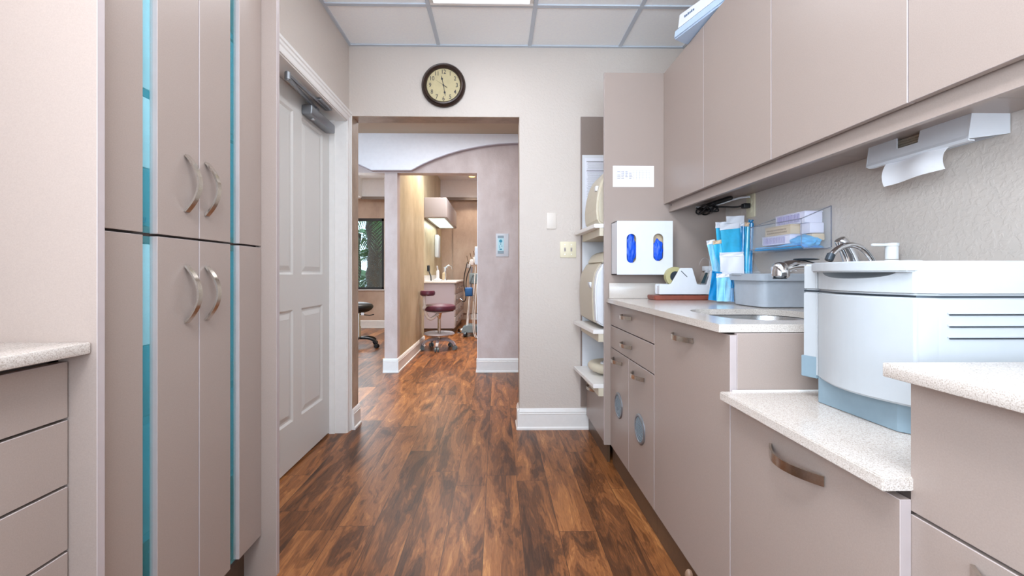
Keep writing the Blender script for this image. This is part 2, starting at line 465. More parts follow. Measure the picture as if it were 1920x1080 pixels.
ye = YX(540, -1.02); za = 2.018
ar.box(-1.078, -1.05, YX(596, -1.05)-.02, YX(596, -1.05)+.02, zc1, za+.004)
ar.tube([(-1.06, YX(594, -1.05), za-.002), (-1.022, ye, za-.012)], .01, flat=(.018, .012, (0, 0, 1)))
ar.cyl((-1.022, ye, za-.024), (-1.022, ye, za+.016), .014, bev=.003)
obj('closer_arm', ar, M_midgrey, clo)
ar = MB()
ar.tube([(-1.022, ye, za+.006), (-1.022, 2.40, za+.012), (-1.02, 2.62, za+.02)], .01, flat=(.014, .008, (0, 0, 1)))
ar.box(-1.045, -1.0, 2.47, 2.64, za+.02, ZD-.006, .003)
obj('closer_bracket', ar, M_midgrey, clo)
# jamb, stops, casing
j = MB()
j.box(XD-.05, XL+.003, YD1+.001, YD1+.016, 0, ZD+.012); j.box(XD-.05, XL+.003, YD0-.016, YD0-.001, 0, ZD+.012); j.box(XD-.05, XL+.003, YD0-.016, YD1+.016, ZD-.003, ZD+.012)
j.box(XD+.001, XD+.036, YD1-.010, YD1+.001, 0, ZD); j.box(XD+.001, XD+.036, YD0, YD0+.010, 0, ZD)
cw = .07
prof = [(0, 0), (.009, 0), (.011, .008), (.011, .03), (.015, .036), (.015, .05), (.02, .056), (.02, cw), (0, cw)]
def casing(mb, fn):
    b = bmesh.new(); A = []; B = []
    for d, t in prof:
        p, q = fn(d, t); A.append(b.verts.new(p)); B.append(b.verts.new(q))
    n = len(prof); b.faces.new(A); b.faces.new(B[::-1])
    for i in range(n): b.faces.new((A[i], B[i], B[(i+1) % n], A[(i+1) % n]))
    bmesh.ops.recalc_face_normals(b, faces=b.faces[:]); mb._merge(b)
yA, yB_ = YD0-.006, YD1+.006
casing(j, lambda d, t: ((XL+d, yB_+t, 0), (XL+d, yB_+t, ZD+.004+t)))
casing(j, lambda d, t: ((XL+d, yA-t, 0), (XL+d, yA-t, ZD+.004+t)))
casing(j, lambda d, t: ((XL+d, yA-t, ZD+.004+t), (XL+d, yB_+t, ZD+.004+t)))
struct('trim_3', j, M_white2)

# ---------------------------------------------------------------- hall and rooms beyond
struct('ceiling_hall', MB().box(-4, 2.0, YB2, YH, 2.525, 2.56), M_hallceil)
struct('wall_hall_right', MB().box(1.5, 1.6, YB2, 9.9, 0, 3.2), M_pink)
struct('wall_hall_left', MB().box(-4.6, -4.5, YB2, 9.9, 0, 3.2), M_pink)
XC0, XC1 = XY(721, YH), XY(745, YH); XP = XY(896, YH); ZH = ZP(324.5, -.6, YH)
w = MB()
w.box(XP, 1.5, YH, YH2, 0, 3.2)
w.box(XC0, XC1, YH, YH2, 0, 3.2)
w.box(-4.5, -2.9, YH, YH2, 0, 3.2)
w.box(-2.9, XC0, YH, YH2, ZH, 3.2); w.box(XC1, XP, YH, YH2, ZH, 3.2)
struct('wall_hall', w, M_pink)
# soffit with the arched lower edge, standing proud of the plaster wall
def hz(px, py): X = XY(px, YH-.05); return (X, ZP(py, X, YH-.05))
arc = [hz(560, 268), hz(600, 272), hz(640, 288), hz(668, 306), hz(696, 319), hz(771, 319), hz(792.5, 307.5), hz(816.6, 297), hz(840.7, 288.5), hz(865, 281.5), hz(889, 276.5), hz(913, 272.5), hz(937, 269.8), hz(971, 268.3), hz(1010, 269), hz(1060, 275), hz(1100, 285), hz(1140, 300), hz(1170, 318)]
pts = arc+[(1.45, arc[-1][1]), (1.45, 2.524), (-3.9, 2.524), (-3.9, arc[0][1])]
struct('wall_arch', MB().prism(pts, 1, YH-.05, YH-.001), M_soffit)
# lip under the arch
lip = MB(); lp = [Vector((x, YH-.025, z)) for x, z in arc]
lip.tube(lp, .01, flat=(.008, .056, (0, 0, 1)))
struct('trim_4', lip, plain('arch_edge_grey_paint', (188, 182, 192), .6))  # greyer than the soffit, along its lower edge
XP1 = XC1
struct('wall_partition', MB().box(XC0, XP1, YH2, 6.28, 0, 3.2), M_gold)
struct('wall_recess', MB().box(-1.42, -1.27, 6.28, 9.9, 0, 3.2), M_gold)
struct('wall_far_left', MB().box(-4.5, -3.7, 8.40, 8.52, 0, 3.2).box(-2.19, -1.42, 8.40, 8.52, 0, 3.2).box(-3.7, -2.19, 8.40, 8.52, 0, .74).box(-3.7, -2.19, 8.40, 8.52, 2.12, 3.2), M_rose)
struct('wall_far_right', MB().box(-1.27, 1.5, 9.9, 10.0, 0, 3.2), M_rose)
# tray ceilings
struct('ceiling_left_room', MB().box(-4.5, -2.56, YH2, 8.4, 2.49, 2.9).box(-2.56, -1.3, 8.25, 8.4, 2.49, 2.9).box(-2.56, -1.21, YH2, 6.28, 2.85, 2.95).box(-2.56, -1.3, 6.28, 8.4, 2.85, 2.95), M_soffit)
struct('ceiling_right_room', MB().box(-1.3, 1.5, YH2, 9.9, 3.15, 3.25).box(-1.27, 1.5, 9.72, 9.9, 2.74, 3.15), M_soffit)
struct('trim_5', MB().box(-1.27, 1.5, 9.70, 9.74, 2.70, 2.76).box(-2.58, -1.4, 8.22, 8.26, 2.46, 2.51), M_lamdark)
baseboard('baseboard_hall', XP-.014, YH, 1.5, YH, 0, -1, .15)
baseboard('baseboard_column', XC0-.014, YH, XC1+.014, YH, 0, -1, .15)
baseboard('baseboard_partition', XP1, YH-.014, XP1, 6.28, 1, 0, .15)
baseboard('baseboard_jamb', XP, YH-.014, XP, YH2+.01, -1, 0, .15)
baseboard('baseboard_far', -4.4, 8.40, -1.42, 8.40, 0, -1, .15)
baseboard('baseboard_far_right', -.6, 9.9, 1.4, 9.9, 0, -1, .15)
struct('trim_6', MB().box(XP-.006, XP, YH-.002, YH2, .15, ZH), M_soffit)
# the window of the left room
wf = MB()
wf.box(-3.70, -2.19, 8.40, 8.46, .74, .785); wf.box(-3.70, -2.19, 8.40, 8.46, 2.07, 2.12); wf.box(-3.7, -3.66, 8.4, 8.46, .74, 2.12); wf.box(-2.23, -2.19, 8.4, 8.46, .74, 2.12)
win = struct('window_1', wf, M_winframe)
obj('pane', MB().box(-3.66, -2.23, 8.43, 8.434, .785, 2.07), M_pane, win)
obj('window_sill', MB().box(-3.75, -2.16, 8.37, 8.40, .725, .745), M_white2, win)
# window behind the camera
wf = MB()
for a, b_ in ((-.9, -.86), (.08, .12), (1.06, 1.1)): wf.box(a, b_, YN-.1, YN-.04, .5, 2.3)
wf.box(-.9, 1.1, YN-.1, YN-.04, .5, .54); wf.box(-.9, 1.1, YN-.1, YN-.04, 2.26, 2.3)
struct('window_2', wf, M_white2)
wf = MB()
for a, b_ in ((-1.25, -1.21), (-.56, -.52)): wf.box(XL-.12, XL-.06, a, b_, 1.0, 2.25)
wf.box(XL-.12, XL-.06, -1.25, -.52, 1.0, 1.04); wf.box(XL-.12, XL-.06, -1.25, -.52, 2.21, 2.25)
struct('fill_window', wf, M_white2)  # unseen window added in the left wall to let fill light in

# outside
tag(obj('lawn', MB().box(-9, 6, 10.1, 26, -.1, -.05), M_grass), 'strip of grass outside the far window', 'grass', kind='stuff')
def palm(x, y, h, r, label, seed, nf=26, fl=1.5):
    random.seed(seed)
    t = thing('palm_tree', label, 'tree', (x, y, -.05))
    tb = MB(); tb.tube([(x+.03*math.sin(i), y, -.05+h*i/14) for i in range(15)], [r*(1.12 if i % 2 else .95) for i in range(15)], 14)
    obj('trunk', tb, M_trunk, t)
    fm = MB(); b = bmesh.new()
    for i in range(nf):
        a = 2*PI*i/nf+random.random(); el = random.uniform(-.5, 1.1); L_ = fl*random.uniform(.7, 1.1)
        d = Vector((math.cos(a)*math.cos(el), math.sin(a)*math.cos(el), math.sin(el)))
        side = d.cross(Vector((0, 0, 1))).normalized()
        prev = None
        for s_ in range(14):
            u = s_/13; p = Vector((x, y, h-.1))+d*L_*u+Vector((0, 0, -.7*L_*u*u))
            if prev is not None and s_ > 2:
                for sg in (-1, 1):
                    for q in (0, .5):
                        o0 = prev.lerp(p, q); tip = o0+side*sg*(.42*(1-.6*u))+d*.16+Vector((0, 0, -.14-.1*random.random()))
                        v = [b.verts.new(o0-d*.024), b.verts.new(o0+d*.024), b.verts.new(tip)]
                        b.faces.new(v)
            prev = p
    fm._merge(b)
    obj('fronds', fm, M_leaf, t, smooth=0)
palm(-3.36, 12.0, 3.0, .22, 'thick dark palm trunk filling the right of the far window', 3, 44, 1.7)
palm(-4.15, 13.0, 2.3, .06, 'slim leaning palm at the left of the far window', 5, 14, 1.3)
palm(-4.25, 14.6, 1.0, .05, 'low palm shrub behind the slim palm', 9, 22, 1.1)
palm(-3.95, 13.9, 1.7, .05, 'young palm between the slim and the thick palms', 11, 12, 1.1)

# ---------------------------------------------------------------- left tall cabinet
XF, XG, XLW = -.817, -.765, XL
y_g0 = YX(182, XG); y_g1 = y_g0+.017
y_h0 = YX(490, XF)+.001; y_h1 = y_h0+.02
z_t0, z_sp, z_top = .144, 1.1425, 2.42
t = thing('tall_cabinet', 'tall taupe laminate cabinet with four glass-striped doors, left of the white door', 'cabinet', (-.9, (y_g0+y_h1)/2, 0))
obj('side_panel', MB().slab(XL+.001, XG, y_g0, y_g1, 0, z_top, 1), [M_lam, M_edge], t)
obj('side_panel', MB().slab(XL+.001, XG, y_h0, y_h1, 0, z_top, 1), [M_lam, M_edge], t)
cb = MB(); cb.box(XL+.001, XL+.01, y_g1, y_h0, .1, z_top); cb.box(XL+.01, XF-.02, y_g1, y_h0, z_sp-.02, z_sp+.02)
cb.box(XL+.01, XF-.02, y_g1, y_h0, z_t0-.02, z_t0+.006); cb.box(XL+.01, XF-.02, y_g1, y_h0, z_top-.02, z_top)
ymid = (YX(372, XF)+YX(374.5, XF))/2
cb.box(XL+.01, XF-.021, ymid-.01, ymid+.01, z_t0, z_top)
obj('carcass', cb, M_body, t)
obj('toe_kick', MB().box(XL+.01, XF-.06, y_g1, y_h0, 0, z_t0-.02), M_toe, t)
yd = [y_g1+.002, ymid-.0018, ymid+.0018, y_h0-.002]
slots = [(YX(268, XF), YX(295, XF)), (YX(432, XF), YX(448.5, XF))]
def strap_handle(c, L_, bulge, axis, nx, width=.016, thick=.004, flip=1):
    """arched strap pull: c = centre of its feet on the face, nx = outward x"""
    pts = []
    n = 18
    for i in range(n+1):
        u = i/n*2-1; h = bulge*(1-u*u)+.002
        p = [c[0]+nx*h, c[1], c[2]]; p[axis] += u*L_/2; pts.append(p)
    wd = (0, 1, 0) if axis == 2 else (0, 0, 1)
    mb = MB().tube(pts, 0, flat=(width, thick, wd))
    return mb
for di, (ya, yb, sl) in enumerate(((yd[0], yd[1], slots[0]), (yd[2], yd[3], slots[1]))):
    for lo, hi, up in ((z_t0, z_sp-.003, 0), (z_sp+.003, z_top-.003, 1)):
        d = MB(); d.slab(XF-.019, XF, ya, sl[0], lo, hi); d.slab(XF-.019, XF, sl[1], yb, lo, hi)
        dd = obj('door', d, [M_lam, M_edge], t)
        gl = obj('glass_insert', MB().box(XF-.016, XF-.011, sl[0]-.004, sl[1]+.004, lo+.001, hi-.001), M_teal, dd, label='teal glass strip')
        hy = YX(349, XF) if di == 0 else YX(386.5, XF)
        zz = 1.287 if up else .996
        obj('handle', strap_handle((XF, hy, zz), .148, .034, 2, 1, .016, .005), M_nickel, dd, label='brushed nickel bow handle')
        if up:
            mt = Matrix.Translation((XF-.0105, (sl[0]*.65+sl[1]*.35), 1.176 if di == 0 else 1.182)) @ Matrix(((0, 0, 1, 0), (1, 0, 0, 0), (0, 1, 0, 0), (0, 0, 0, 1)))
            obj('letter_marks', MB().text('CI' if di == 0 else 'O', .016, mt), M_teal3, gl)  # small letter shapes on the glass in deep teal
# shelves, and blocks added for the pale and dark bands in the glass
for z in (1.48, 1.80, 2.1, .42, .70): obj('shelf_board', MB().box(XL+.01, XF-.021, y_g1, y_h0, z-.009, z+.009), M_teal3, t)
def add_band(name, y0, y1, z0, z1, m, label):
    tag(obj(name, MB().box(XF-.10, XF-.0185, y0, y1, z0, z1, .002), m), label, 'box', 'blocks added behind the glass strips')
ys0, ys1 = slots[0][0]-.03, slots[0][1]+.06
add_band('band_block', ys0, ys1, 1.163, 1.30, M_teal3, 'added dark block behind the near upper glass strip')
add_band('band_block', ys0, ys1, 1.49, 1.789, M_teal2, 'added pale block behind the near upper glass strip, lower shelf')
add_band('band_block', ys0, ys1, 1.302, 1.469, M_teal2, 'added pale block stacked on the dark block behind the near upper glass strip')
add_band('band_block', ys0, ys1, .88, 1.12, M_teal2, 'added pale block at the top of the near lower glass strip')
add_band('band_block', ys0, ys1, .711, .878, M_teal3, 'added dark block below the pale one in the near lower glass strip')
add_band('band_block', ys0, ys1, .431, .69, M_teal3, 'added dark block on the middle shelf of the near lower glass strip')
ys0, ys1 = slots[1][0]-.03, slots[1][1]+.05
add_band('band_block', ys0, ys1, 1.163, 1.46, M_teal3, 'added dark block behind the far upper glass strip')
add_band('band_block', ys0, ys1, 1.49, 1.78, M_teal3, 'added dark block on the upper shelf of the far glass strip')
add_band('band_block', ys0, ys1, .711, 1.12, M_teal3, 'added tall dark block behind the far lower glass strip')
add_band('band_block', ys0, ys1, .431, .69, M_teal3, 'added dark block low behind the far lower glass strip')

# ---------------------------------------------------------------- left drawer cabinet and worktop
ylw0 = -.5
t = thing('drawer_cabinet', 'low taupe drawer cabinet beneath the pale worktop at left edge', 'cabinet', (-.9, .2, 0))
obj('body', MB().box(XL+.001, XF-.02, ylw0, y_g0-.001, .1, .895), M_body, t)
obj('toe_kick', MB().box(XL+.01, XF-.05, ylw0, y_g0-.001, 0, .1), M_toe, t)
zs = [.885, ZP(784, XF, y_g0), ZP(908, XF, y_g0), ZP(1030, XF, y_g0), .40, .27, .11]
for i in range(len(zs)-1):
    obj('drawer', MB().slab(XF-.019, XF, ylw0+.01, y_g0-.003, zs[i+1]+.0026, zs[i]-.0026), [M_lam, M_edge], t)
obj('filler_strip', MB().box(XF-.03, XF-.02, y_g0-.02, y_g0-.001, .1, .895), M_body, t)
xe = XY(172, y_g0)
tag(obj('worktop', MB().box(XL+.001, xe, ylw0, y_g0-.001, .897, .919, .003), M_quartz), 'speckled quartz worktop at the left edge, against the tall cabinet', 'worktop')

# ---------------------------------------------------------------- right base run
X0 = .627; TH = .019
y_pan = YX(1133, .593)               # front of the tall end panel
def ff(px): return YX(px, X0)
yB1, yB2_, yS = ff(1147), ff(1226.5), YX(1369, X0)
yM = ff(1178.5)
def handle_y(parent, yc, z, L_, xf=X0, w=.017, bulge=.03):
    obj('handle', strap_handle((xf, yc, z), L_, bulge, 1, -1, w, .005), M_nickel, parent, label='brushed nickel bow handle')
t = thing('base_cabinet', 'taupe base cabinet with two drawers over two round-vented doors', 'cabinet', (.95, (yB1+yB2_)/2, 0))
obj('body', MB().box(X0+TH+.001, XR-.001, yB2_+.001, y_pan-.002, .1, .889), M_body, t)
obj('toe_kick', MB().box(X0+.012, X0+.03, yB2_+.0, y_pan-.002, 0, .099), M_toe, t)
zs1, zs2 = .767, .6455
d1 = obj('drawer', MB().slab(X0, X0+TH, yB2_+.002, y_pan-.004, zs1+.0026, .884), [M_lam, M_edge], t)
d2 = obj('drawer', MB().slab(X0, X0+TH, yB2_+.002, y_pan-.004, zs2+.0026, zs1-.0026), [M_lam, M_edge], t)
yh = (ff(1163)+ff(1191))/2; hl = .15
handle_y(d1, yh, .840, hl); handle_y(d2, yh-.0, .705, hl)
for ya, yb, hp, vp, vz in ((yM+.0015, y_pan-.004, (1148, 1171), 1160.3, .371), (yB2_+.002, yM-.0015, (1184, 1213), 1200, .368)):
    dd = obj('door', MB().slab(X0, X0+TH, ya, yb, .105, zs2-.0026), [M_lam, M_edge], t)
    yc = (ff(hp[0])+ff(hp[1]))/2
    handle_y(dd, yc, .597, hl)
    vy = ff(vp); R_ = .066
    ring = MB(); ring.lathe([(R_, 0), (R_, .003), (R_-.004, .006), (R_-.011, .006), (R_-.014, .002), (R_-.014, 0)], (X0, vy, vz), 40, '-X')
    g_ = obj('vent_grille', ring, M_midgrey, dd, label='round metal louvred vent')
    obj('back_disc', MB().lathe([(R_-.012, .0006), (0, .0006)], (X0, vy, vz), 40, '-X'), M_darkgrey, g_)
    lv = MB()
    for k in range(-4, 5):
        off = k*.0118; hlf = math.sqrt(max(0, (R_-.014)**2-off**2))
        c = Vector((X0-.0025, vy, vz)); dr_ = Vector((0, -.93, -.367)); nn = Vector((0, .367, -.93))
        a_ = c+nn*off-dr_*hlf; b_ = c+nn*off+dr_*hlf
        lv.tube([a_, b_], 0, flat=(.0062, .003, tuple(nn)))
    obj('louvre', lv, [plain('vent_louvre', (126, 140, 150), .4, .2)], g_)
t = thing('base_cabinet', 'taupe sink base cabinet with one plain wide door', 'cabinet', (.95, (yS+yB2_)/2, 0))
obj('body', MB().box(X0+TH+.001, XR-.001, yS+.016, yB2_-.0005, .1, .60).box(X0+TH+.001, X0+.035, yS+.016, yB2_-.0005, .6, .889), M_body, t)
obj('toe_kick', MB().box(X0+.012, X0+.03, yS+.0, yB2_-.001, 0, .099), M_toe, t)
dd = obj('door', MB().slab(X0, X0+TH, yS+.001, yB2_-.002, .105, .884), [M_lam, M_edge], t)
yc = (ff(1261)+ff(1304))/2
handle_y(dd, yc, .835, .155)
xp = XY(1383, yS)
obj('side_panel', MB().slab(xp-.001, XR-.001, yS, yS+.015, .1, .889, 1), [M_lam, M_edge], t)

# low cabinet
yN = YX(1690, X0+.002)
t = thing('base_cabinet', 'lower taupe base cabinet under the white machine, with a long bow handle', 'cabinet', (.95, (yS+yN)/2, 0))
obj('body', MB().box(X0+TH+.001, XR-.001, yN+.0, yS-.0015, .1, .711), M_body, t)
obj('toe_kick', MB().box(X0+.012, X0+.03, yN, yS-.001, 0, .099), M_toe, t)
dd = obj('door', MB().slab(X0, X0+TH-.001, yN, yS-.002, .105, .698), [M_lam, M_edge], t)
ya, yb = YX(1441, X0-.01), YX(1540, X0-.004)
handle_y(dd, (ya+yb)/2, .653, abs(ya-yb)+.01, w=.02, bulge=.032)
# near drawer cabinet
XN = .645; yQ = YX(1707, XN)
t = thing('drawer_cabinet', 'taupe drawer cabinet under the raised worktop at the right edge', 'cabinet', (.95, .3, 0))
obj('body', MB().box(XN+TH+.001, XR-.001, -.5, yQ-.001, .1, .889), M_body, t)
obj('toe_kick', MB().box(XN+.012, XN+.03, -.5, yQ-.001, 0, .099), M_toe, t)
zq = ZP(960, XN, yQ)
obj('drawer', MB().slab(XN, XN+TH, -.2, yQ, zq+.0026, .884), [M_lam, M_edge], t)
dl = obj('drawer', MB().slab(XN, XN+TH, -.2, yQ, .38, zq-.0026), [M_lam, M_edge], t)
yh = YX(1826, XN); handle_y(dl, yh-.08, ZP(1070, XN, yh), .16, XN)
obj('drawer', MB().slab(XN, XN+TH, -.2, yQ, .105, .3765), [M_lam, M_edge], t)

# worktops
xw = .6
yW = YX(1348, xw)
so = [(x, y) for x, y in rrect(.705, 1.09, 1.255, 1.66, .12, 8)]
tag(obj('worktop', MB().plate([(xw, yW), (XR-.001, yW), (XR-.001, y_pan-.002), (xw+.005, y_pan-.002)], [so], 2, .891, .913), M_quartz, smooth=0), 'long speckled quartz worktop holding the sink, against the tall panel', 'worktop')
tag(obj('backsplash', MB().box(.615, XR-.002, y_pan-.022, y_pan-.003, .9135, .9985, .002), M_quartz), 'short speckled quartz upstand at the foot of the tall panel', 'backsplash')
yl0 = YX(1655, .597)
wt_ = tag(obj('worktop', MB().prism([(.597, yl0), (XR-.001, yl0), (XR-.001, yS-.003), (.597, yS-.003)], 2, .712, .734, .002), M_quartz), 'lower speckled quartz worktop under the white machine', 'worktop')
yr = YX(1653, xw)
tag(obj('worktop', MB().box(xw, XR-.001, -.5, yr-.001, .890, .912, .002), M_quartz), 'raised speckled quartz worktop at the right edge, nearest the camera', 'worktop')
# sink basin
obj('caulk_bead', MB().box(X0+.004, XR-.01, yS-.006, yS-.003, .733, .738), M_white2, wt_, label='white caulk bead')
sk = MB(); b = bmesh.new(); Rs = []
for off, z in ((.012, .889), (-.004, .889), (-.010, .87), (-.025, .74), (-.06, .725)):
    Rs.append([b.verts.new((x, y, z)) for x, y in rrect(.705-off, 1.09+off, 1.255-off, 1.66+off, .12+off*.5, 8)])
n = len(Rs[0])
for i in range(len(Rs)-1):
    for k in range(n): b.faces.new((Rs[i][k], Rs[i][(k+1) % n], Rs[i+1][(k+1) % n], Rs[i+1][k]))
b.faces.new(Rs[-1]); bmesh.ops.recalc_face_normals(b, faces=b.faces[:])
for f in b.faces: f.normal_flip()
sk._merge(b)
t = thing('sink', 'undermount stainless steel sink in the speckled worktop', 'sink', (.9, 1.45, .725))
obj('basin', sk, M_steel, t); obj('drain', MB().lathe([(.04, .002), (.034, .006), (.02, .003), (0, .003)], (.9, 1.46, .725)), M_chrome, t)

# ---------------------------------------------------------------- tall end panel, uppers, valance
XU = .923
zU0 = ZP(383, XU, y_pan); zU1 = ZP(137.5, XU, y_pan)
tag(obj('end_panel', MB().slab(.593, XR, y_pan, y_pan+.019, .103, zU1+.002, 1), [M_lam, M_edge]), 'tall taupe laminate panel behind the white glove dispenser', 'panel')
ydoors = [y_pan-.001, YX(1319, XU), YX(1446, XU), YX(1702, XU)]
ydoors.append(ydoors[-1]-.48); ydoors.append(ydoors[-1]-.48)
labs = ['taupe wall cabinet furthest away, against the tall panel', 'second taupe wall cabinet from the tall panel', 'third taupe wall cabinet from the tall panel, above the tub', 'taupe wall cabinet above the paper towel dispenser, dropping slightly lower', 'taupe wall cabinet nearest the camera']
for i in range(5):
    ya, yb = ydoors[i+1], ydoors[i]
    t = thing('wall_cabinet', labs[i], 'cabinet', ((XU+XR)/2, (ya+yb)/2, zU0))
    obj('body', MB().box(XU+TH+.001, XR-.001, ya+.0005, yb-.0005, zU0+.012, zU1), M_lam, t)
    obj('door', MB().slab(XU, XU+TH, ya+.0015, yb-.0015, zU0+(.0 if i < 3 else .0), zU1-.001), [M_lam, M_edge], t)
zV = ZP(398, XU+.03, y_pan)
v_ = thing('valance', 'long taupe pelmet rail below the wall cabinets', 'panel', (.95, 1.3, zV))
obj('rail', MB().slab(XU+.028, XU+.046, ydoors[-1], y_pan-.002, zV, zU0+.011), [M_lam, M_edge], v_)
obj('screw_cap', MB().cyl((XU+.0265, y_pan-.035, zV+.035), (XU+.0285, y_pan-.035, zV+.035), .004), M_darkgrey, v_)

# tower cabinet beyond the panel
yg = YB-.022
t = thing('tower_cabinet', 'open taupe tower cabinet with white interior between the tall panel and back wall', 'cabinet', (.95, 2.65, .1))
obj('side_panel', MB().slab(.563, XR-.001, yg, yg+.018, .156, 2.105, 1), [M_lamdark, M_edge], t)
obj('lining', MB().box(.572, XR-.02, yg-.006, yg-.0005, .40, ZP(291, .6, yg)), M_white, t, label='white interior lining')
obj('top_box', MB().box(.74, XR-.002, y_pan+.02, yg-.001, 1.84, 2.10), M_lam, t)
obj('back', MB().box(XR-.02, XR-.002, y_pan+.02, yg-.001, .1, 1.84), M_white, t)
dd = obj('door', MB().slab(.6, .6+TH, y_pan+.022, yg-.002, .103, .392), [M_lam, M_edge], t)
handle_y(dd, 2.72, .33, .15, .6)
obj('toe_kick', MB().box(.615, .63, y_pan+.022, yg-.002, 0, .103), M_toe, t)
def shelf(zt, xn, xf_, th=.022):
    s_ = obj('pull_out_shelf', MB().prism([(xn, y_pan+.022), (XR-.03, y_pan+.022), (XR-.03, yg-.01), (xf_, yg-.01)], 2, zt-th, zt, .002), M_white2, t, label='white pull-out shelf')
    obj('runner', MB().prism([(xn+.03, y_pan+.024), (XR-.03, y_pan+.024), (XR-.03, yg-.012), (xf_+.05, yg-.012)], 2, zt-th-.045, zt-th-.0005), M_beige, s_)
shelf(1.328, .543, .522); shelf(.735, .537, .513); shelf(.432, .537, .513)
# appliances in the tower
t = thing('sterilizer', 'cream domed appliance on the upper tower shelf', 'appliance', (.8, 2.65, 1.328))
prof_ = [(.60, 1.3295), (.575, 1.35), (.568, 1.42), (.575, 1.50), (.595, 1.58), (.625, 1.64), (.67, 1.675), (.95, 1.70), (1.05, 1.66), (1.05, 1.3295)]
obj('housing', MB().prism(prof_, 1, 2.46, 2.80, .012, seg=3), M_beige, t)
obj('base', MB().box(.62, 1.0, 2.5, 2.77, 1.3285, 1.345), M_greyplas, t)
obj('latch', MB().box(.572, .60, 2.50, 2.53, 1.53, 1.56, .004), M_white, t)
t = thing('sterilizer', 'tabletop sterilizer with curved cream front and white side on the middle tower shelf', 'appliance', (.8, 2.65, .735))
pf = [(.605, .748), (.560, .777), (.556, .84), (.553, .90), (.5535, .983), (.566, 1.054), (.60, 1.11)]
side = pf+[(.64, 1.125), (1.08, 1.13), (1.08, .748)]
obj('side_cover', MB().prism(side, 1, y_pan+.04, y_pan+.10, .008, seg=3), M_white, t, label='white end cover')
fr = [(x-.006 if i < 7 else x, z) for i, (x, z) in enumerate(side)]
obj('front_shell', MB().prism(fr, 1, y_pan+.098, 2.855, .004), plain('warm_grey_shell', (192, 182, 164), .4), t)
obj('hood', MB().prism([(.59, 1.112), (.618, 1.165), (.655, 1.185), (.98, 1.19), (1.02, 1.12)], 1, y_pan+.06, 2.82, .006), M_beige, t)
obj('latch', MB().prism([(.548, .965), (.55, 1.0), (.535, 1.0), (.537, .985)], 1, y_pan+.12, y_pan+.17, .002), M_white, t)
for q_ in (.62, 1.0): obj('foot', MB().box(q_, q_+.04, y_pan+.05, 2.8, .7355, .75), M_black, t)
t = thing('pouch_sealer', 'small cream device with a round dial on the lowest tower shelf', 'appliance', (.66, 2.62, .432))
b = bmesh.new(); bmesh.ops.create_uvsphere(b, u_segments=32, v_segments=16, radius=1)
for v in b.verts:
    v.co = Vector((.71+v.co.x*.15, 2.65+v.co.y*.14, .485+(v.co.z*.055 if v.co.z < 0 else min(v.co.z, .45)*.05)+.03*v.co.x*0))
m_ = MB(); m_._merge(b); m_.box(.66, .92, 2.58, 2.76, .4325, .45)
obj('housing', m_, M_beige, t); obj('dial', MB().lathe([(.035, 0), (.035, .008), (.028, .011), (.02, .004), (0, .004)], (.66, 2.6, .506)), M_white, t)
obj('lid', MB().box(.72, .86, 2.55, 2.72, .507, .56, .015, seg=3), M_beige, t)
t = thing('poster', 'printed notice sheet taped inside the tower, behind the cream appliance', 'poster', (.7, yg-.007, 1.3))
yp_ = yg-.0075
obj('sheet', MB().box(.588, .80, yp_, yp_+.0008, 1.345, ZP(297, .6, yg)), M_poster, t)
pr = MB(); z = 1.80
while z > 1.37:
    th_ = .0035 if abs(z-1.80) < .003 or abs(z-1.738) < .004 else .001
    x_ = .60 if th_ > .002 else .60+.01*random.random()
    pr.box(x_, .79-random.random()*.03*(th_ < .002), yp_-.0004, yp_, z-th_/2, z+th_/2); z -= .0069
obj('print', pr, M_ink, t)
t = thing('notice', 'small white chart sheet on the tall taupe panel above the glove dispenser', 'paper', (.75, y_pan, 1.53))
xa, xb = XY(1149, y_pan), XY(1226, y_pan); za_, zb_ = ZP(350.5, .7, y_pan), ZP(311, .7, y_pan)
obj('sheet', MB().box(xa, xb, y_pan-.0022, y_pan, za_, zb_), M_paper, t)
pr = MB(); gx0, gx1 = xa+.022, xb-.025; gz0, gz1 = za_+.043, zb_-.028
for i in range(6): zz = gz0+(gz1-gz0)*i/5; pr.box(gx0, gx1, y_pan-.0025, y_pan-.0021, zz-.0003, zz+.0003)
for i in range(11): xx = gx0+(gx1-gx0)*i/10; pr.box(xx-.0003, xx+.0003, y_pan-.0025, y_pan-.0021, gz0, gz1)
for i in range(5):
    for k in range(4):
        if random.random() < .8: pr.box(gx0+.002+k*.022, gx0+.014+k*.022+random.random()*.006, y_pan-.0025, y_pan-.0021, gz0+(gz1-gz0)*(i+.35)/5, gz0+(gz1-gz0)*(i+.6)/5)
obj('chart_print', pr, plain('pale_ink', (96, 96, 130), .7), t)

# glove dispenser
yf = y_pan-.113
xa, xb = XY(1157, yf), XY(1261.5, yf); za_, zb_ = ZP(515, .78, yf), ZP(414, .78, yf)
t = thing('glove_dispenser', 'white square dispenser with two oval slots showing blue gloves', 'dispenser', ((xa+xb)/2, y_pan, za_))
def stad(pxa, pxb, pya, pyb):
    x0, x1 = XY(pxa, yf), XY(pxb, yf); z0, z1 = ZP(pyb, x0, yf), ZP(pya, x0, yf); r = (x1-x0)/2; c = (x0+x1)/2; p = []
    for k in range(13): p.append((c+r*math.cos(PI*k/12), z1-r+r*math.sin(PI*k/12)))
    for k in range(13): p.append((c-r*math.cos(PI*k/12), z0+r-r*math.sin(PI*k/12)))
    return p, c, r, z0, z1
s1, s2 = stad(1174.5, 1193, 438, 493.5), stad(1224.5, 1244, 437.5, 490)
cs = MB(); cs.plate([(xa, za_), (xb, za_), (xb, zb_), (xa, zb_)], [s1[0], s2[0]], 1, yf, yf+.004)
